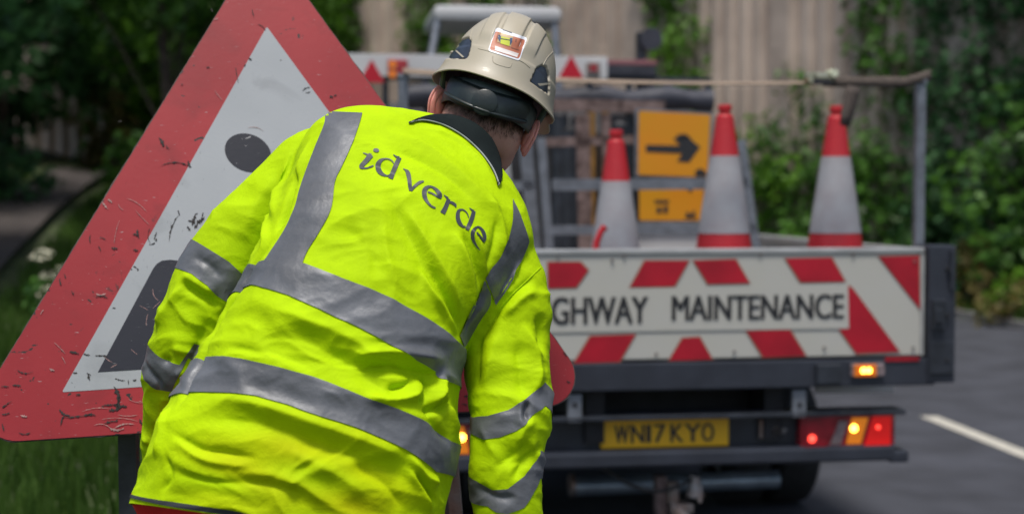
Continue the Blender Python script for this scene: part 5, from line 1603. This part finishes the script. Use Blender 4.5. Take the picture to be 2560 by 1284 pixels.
tm_.shade_smooth()
obj('trousers', tm_, mat('red trousers', (.75, .012, .016), .7, var=.12, vscale=12, bump=.001), person)
for sx in (-1, 1):
    hx = -.31 + sx * .15
    mb = MB()
    tube2(mb, [(hx, 2.45, G0 + .16, .065, .07), (hx, 2.46, G0 + .09, .06, .08)])
    ell(mb, (hx, 2.53, G0 + .055), .055, .15, .055, Matrix.Identity(3))
    b_ = mb.build('boot', M['rubber'], person, True)

# ------------------------------------------------------------------ hard hat
hel = empty('helmet', hc)
hel.parent = person; hel.matrix_parent_inverse = person.matrix_world.inverted()
bpy.context.view_layer.update()
HA, HB, HH = .1155, .138, .135
HU = .043                                            # rim plane height above skull centre
def rimz(ph):                                        # ph 0 = front, pi = back
    b = abs(math.cos(ph / 2)) ; back_ = -math.cos(ph)
    side_ = math.sin(ph) ** 2
    z = -.036 * side_ ** 1.5
    z += -.010 * max(0, math.cos(ph))
    z -= .037 * max(0, back_) ** 1.2
    return z
def hshell(ph, t, off=0.):
    """t 0..1 rim to crown"""
    e = t * math.pi / 2
    rz = rimz(ph)
    k_ = math.cos(e) ** .74
    z = HU + rz * (1 - t) ** 1.5 + HH * math.sin(e) ** 1.04
    a = HA; b = HB if math.cos(ph) > 0 else .128
    x = a * k_ * math.sin(ph); y = b * k_ * math.cos(ph)
    fl_ = .013 * math.exp(-t / .07)                  # flared edge
    if math.cos(ph) > .35: fl_ += .045 * math.exp(-t / .055) * sstep((math.cos(ph) - .35) / .5)   # peak
    n = Vector((x / a ** 2, y / b ** 2, .001)).normalized()
    p = Vector((x, y, z)) + n * fl_
    if math.cos(ph) > .35: p.z -= .018 * math.exp(-t / .06) * sstep((math.cos(ph) - .35) / .5)
    c0_ = Vector((0, 0, HU - .02)); nrm = (Vector((x / a ** 2, y / b ** 2, (z - HU) / HH ** 2 + .3)).normalized())
    # raised panels: centre rib and two flanking ribs running front to back
    rel = 0
    hgt = sstep((t - .28) / .12)
    for xc, wd, am in ((0, .021, .0046), (-.044, .013, .0036), (.044, .013, .0036)):
        rel += am * sstep((wd - abs(x - xc)) / .0028 + .5) * hgt
    rel += .0022 * sstep((.26 - t) / .03)            # lower collar of the shell
    return p + nrm * (rel + off)
NP_, NT_ = 288, 96
Vh = []; Fh = []
for j in range(NT_ + 1):
    t = (j / NT_) ** 1.25
    for i in range(NP_):
        Vh.append(H(*hshell(2 * math.pi * i / NP_, min(t, .9995))))
for j in range(NT_):
    for i in range(NP_): Fh.append((j * NP_ + i, j * NP_ + (i + 1) % NP_, (j + 1) * NP_ + (i + 1) % NP_, (j + 1) * NP_ + i))
_f = Fh[(NT_ // 2) * NP_]; _n = (Vh[_f[1]] - Vh[_f[0]]).cross(Vh[_f[2]] - Vh[_f[0]])
if _n.dot(Vh[_f[0]] - H(0, 0, HU)) < 0: Fh = [f[::-1] for f in Fh]
bvH = BVHTree.FromPolygons(Vh, Fh)
# vent recesses: polygons on the shell (r, u) mirrored, sunk inwards
def inpoly(x, y, pl):
    c = False; j = len(pl) - 1
    for i in range(len(pl)):
        if (pl[i][1] > y) != (pl[j][1] > y) and x < (pl[j][0] - pl[i][0]) * (y - pl[i][1]) / (pl[j][1] - pl[i][1]) + pl[i][0]: c = not c
        j = i
    return c
VENTS = [[(1118, 143), (1136, 118), (1152, 100), (1168, 94), (1175, 101), (1174, 116), (1166, 143)],
         [(1330, 203), (1344, 172), (1356, 165), (1367, 170), (1372, 188), (1373, 212), (1372, 233), (1350, 218)]]
def grow(pl, g):
    c = Vector((sum(p[0] for p in pl) / len(pl), sum(p[1] for p in pl) / len(pl)))
    return [tuple(c + (Vector(p) - c) * (1 + g)) for p in pl]
pj = []
def topx(p):
    q = p - CAM; d = q.dot(FW); return 1280 + FPX * q.x / d, 642 - FPX * q.dot(UP) / d
HRn = HR
cen = H(0, 0, HU)
Vh2 = []
for p in Vh:
    q = p
    if (p - hc).dot(FW) < .02:
        x, y = topx(p)
        for pl in VENTS:
            if inpoly(x, y, grow(pl, .10)): q = p + (cen - p).normalized() * .007
    Vh2.append(q)
M['shell'] = mat('cream helmet shell', (.42, .38, .29), .46, col2=(.34, .30, .22), var=.10, vscale=16, bump=.0004, bscale=25, coat=.05, detail=10)
shell = obj('shell', mesh('shell', Vh2, Fh, True), M['shell'], hel)
solid(shell, .003, -1); sb2 = shell.modifiers.new('s', 'SUBSURF'); sb2.levels = 1; sb2.render_levels = 1
def filled(poly, step=6):
    """triangulated and subdivided polygon (px)"""
    bm = bmesh.new(); vs = [bm.verts.new((x, y, 0)) for x, y in poly]; bm.faces.new(vs)
    bmesh.ops.triangulate(bm, faces=bm.faces[:])
    for _ in range(7):
        es = [e for e in bm.edges if e.calc_length() > step]
        if not es: break
        bmesh.ops.subdivide_edges(bm, edges=es, cuts=1); bmesh.ops.triangulate(bm, faces=[f for f in bm.faces if len(f.verts) > 3])
    bm.verts.index_update()
    V = [(v.co.x, v.co.y) for v in bm.verts]; F = [tuple(v.index for v in f.verts) for f in bm.faces]; bm.free()
    return V, F
def draped(poly, off, name, m, par, bv, step=6):
    V, F = filled(poly, step); return drape_mesh(V, F, off, name, m, par, bv)
bvS = BVHTree.FromPolygons(Vh2, Fh)
M['vent'] = mat('vent insert', (.025, .032, .045), .35, var=.3, vscale=60, coat=.2)
for k_, pl in enumerate(VENTS):
    v_ = draped(grow(roundpoly(pl[::-1], 2.5, 3), .02), -.003, 'vent', M['vent'], hel, bvH, 4)
if True:
    draped([(1137, 127), (1141, 125), (1160, 142), (1155, 143)], -.001, 'vent_bar', M['shell'], hel, bvH, 4)
    draped([(1345, 209), (1372, 207), (1372, 212), (1350, 215)], -.001, 'vent_bar', M['shell'], hel, bvH, 4)
# moulded creases
for cr in ([(1176, 100), (1178, 82), (1186, 60), (1186, 46)], [(1358, 163), (1368, 145), (1380, 132), (1388, 120)], [(1196, 122), (1240, 133), (1300, 152), (1325, 170)], [(1232, 140), (1232, 152), (1240, 160), (1262, 167), (1275, 168), (1280, 158)]):
    pts = []
    for t in np.linspace(0, len(cr) - 1, 24):
        q = catmull(np.array(cr, float), t); h = bvH.ray_cast(CAM, ray(q[0], q[1]))
        if h[0]: pts.append(h[0] + h[1] * -.0001)
    if len(pts) > 3: MB().tube(pts, .0010, 6).build('moulding', M['shell'], hel, True)
# sticker
stk = draped(roundpoly([(1240, 69), (1220, 128), (1298, 153), (1319, 96)], 6, 5), .0009, 'sticker', mat('sticker paper', (.72, .74, .78), .35), hel, bvH)
def on(poly, col, off, name, rnd=0):
    pl = roundpoly(poly, rnd, 4) if rnd else poly
    return draped(pl, off, name, mat('print ' + name, col, .45, var=.08, vscale=60), stk, bvH, 5)
on([(1238, 79), (1224, 125), (1297, 148), (1313, 101)], (.42, .13, .065), .0013, 'sticker_field', 5)
on([(1249, 82), (1243, 106), (1277, 118), (1283, 93)], (.50, .35, .18), .0017, 'sticker_picture', 0)
on([(1245, 97), (1247, 88), (1253, 92), (1251, 108)], (.03, .07, .16), .0021, 'sticker_picture')
on([(1275, 115), (1274, 97), (1281, 96), (1280, 106)], (.03, .07, .16), .0021, 'sticker_picture')
on([(1252, 92), (1251, 110), (1273, 117), (1276, 98)], (.55, .60, .04), .0019, 'sticker_picture', 2)
on([(1252, 97), (1252, 99), (1275, 103), (1275, 101)], (.05, .06, .05), .0023, 'sticker_picture')
on([(1238, 116), (1237, 127), (1292, 145), (1296, 135)], (.62, .58, .55), .0017, 'sticker_bar', 0)
on([(1256, 74), (1257, 77), (1280, 85), (1279, 82)], (.03, .04, .06), .0013, 'sticker_print')
on([(1289, 99), (1288, 106), (1290, 107), (1291, 100)], (.12, .05, .04), .0017, 'sticker_print')
on([(1277, 119), (1277, 121), (1298, 128), (1298, 126)], (.22, .08, .05), .0017, 'sticker_print')
# dark liner under the shell
Vl = []; Fl = []
for j in range(13):
    t = .04 + .9 * j / 12
    for i in range(72):
        p = hshell(2 * math.pi * i / 72, t); c_ = Vector((0, 0, HU)); Vl.append(H(*(c_ + (p - c_) * .925)))
for j in range(12):
    for i in range(72): Fl.append((j * 72 + i, j * 72 + (i + 1) % 72, (j + 1) * 72 + (i + 1) % 72, (j + 1) * 72 + i))
obj('liner', mesh('liner', Vl, Fl, True), M['dark'], hel)
# headband with ratchet knob
M['band'] = mat('dark green headband', (.010, .017, .016), .42, var=.35, vscale=40, coat=.12, bump=.0004, bscale=120)
M['band2'] = mat('grey green strap', (.055, .075, .068), .5, var=.2, vscale=40)
def hband(a0, a1, u0, u1, r_off, name, m, droop=0., t=.004, n=70):
    V = []; F = []; k_ = 6
    for i in range(n + 1):
        ph = a0 + (a1 - a0) * i / n
        s_ = math.sin((ph - a0) / (a1 - a0) * math.pi)
        for j in range(k_ + 1):
            q = j / k_; z = (u0 + (u1 - u0) * q) - droop * s_
            bulge = .003 * math.sin(q * math.pi)
            x = (.086 + r_off + bulge) * math.sin(ph); y = (.103 + r_off + bulge) * math.cos(ph) - .006
            V.append(H(x, y, z))
    for i in range(n):
        for j in range(k_):
            a = i * (k_ + 1) + j; F.append((a, a + 1, a + k_ + 2, a + k_ + 1))
    o = obj(name, mesh(name, V, F, True), m, hel); solid(o, t, 0); return o
hband(R(126), R(240), -.040, .008, .010, 'headband', M['band'], .020, .006)
hband(R(60), R(300), -.036, .014, .0055, 'inner_band', M['band2'], .012, .003)
hband(R(125), R(235), -.037, -.032, .0145, 'band_rib', M['band'], .020, .004)
kn = MB(); kc = H(0, -.122, -.038); kd = (HR @ Vector((0, -1, -.12))).normalized()
kn.tube([kc, kc + kd * .0045, kc + kd * .0065], [.0255, .0255, .0225], 36)
kn.build('ratchet_knob', M['band'], hel, True)
# chin strap clip and cradle straps at the sides
for s_ in (-1, 1):
    MB().tube([H(s_ * .110, -.03, .03), H(s_ * .104, -.015, -.005), H(s_ * .094, .01, -.03)], .006, 8).build('clip', M['band2'], hel, True)
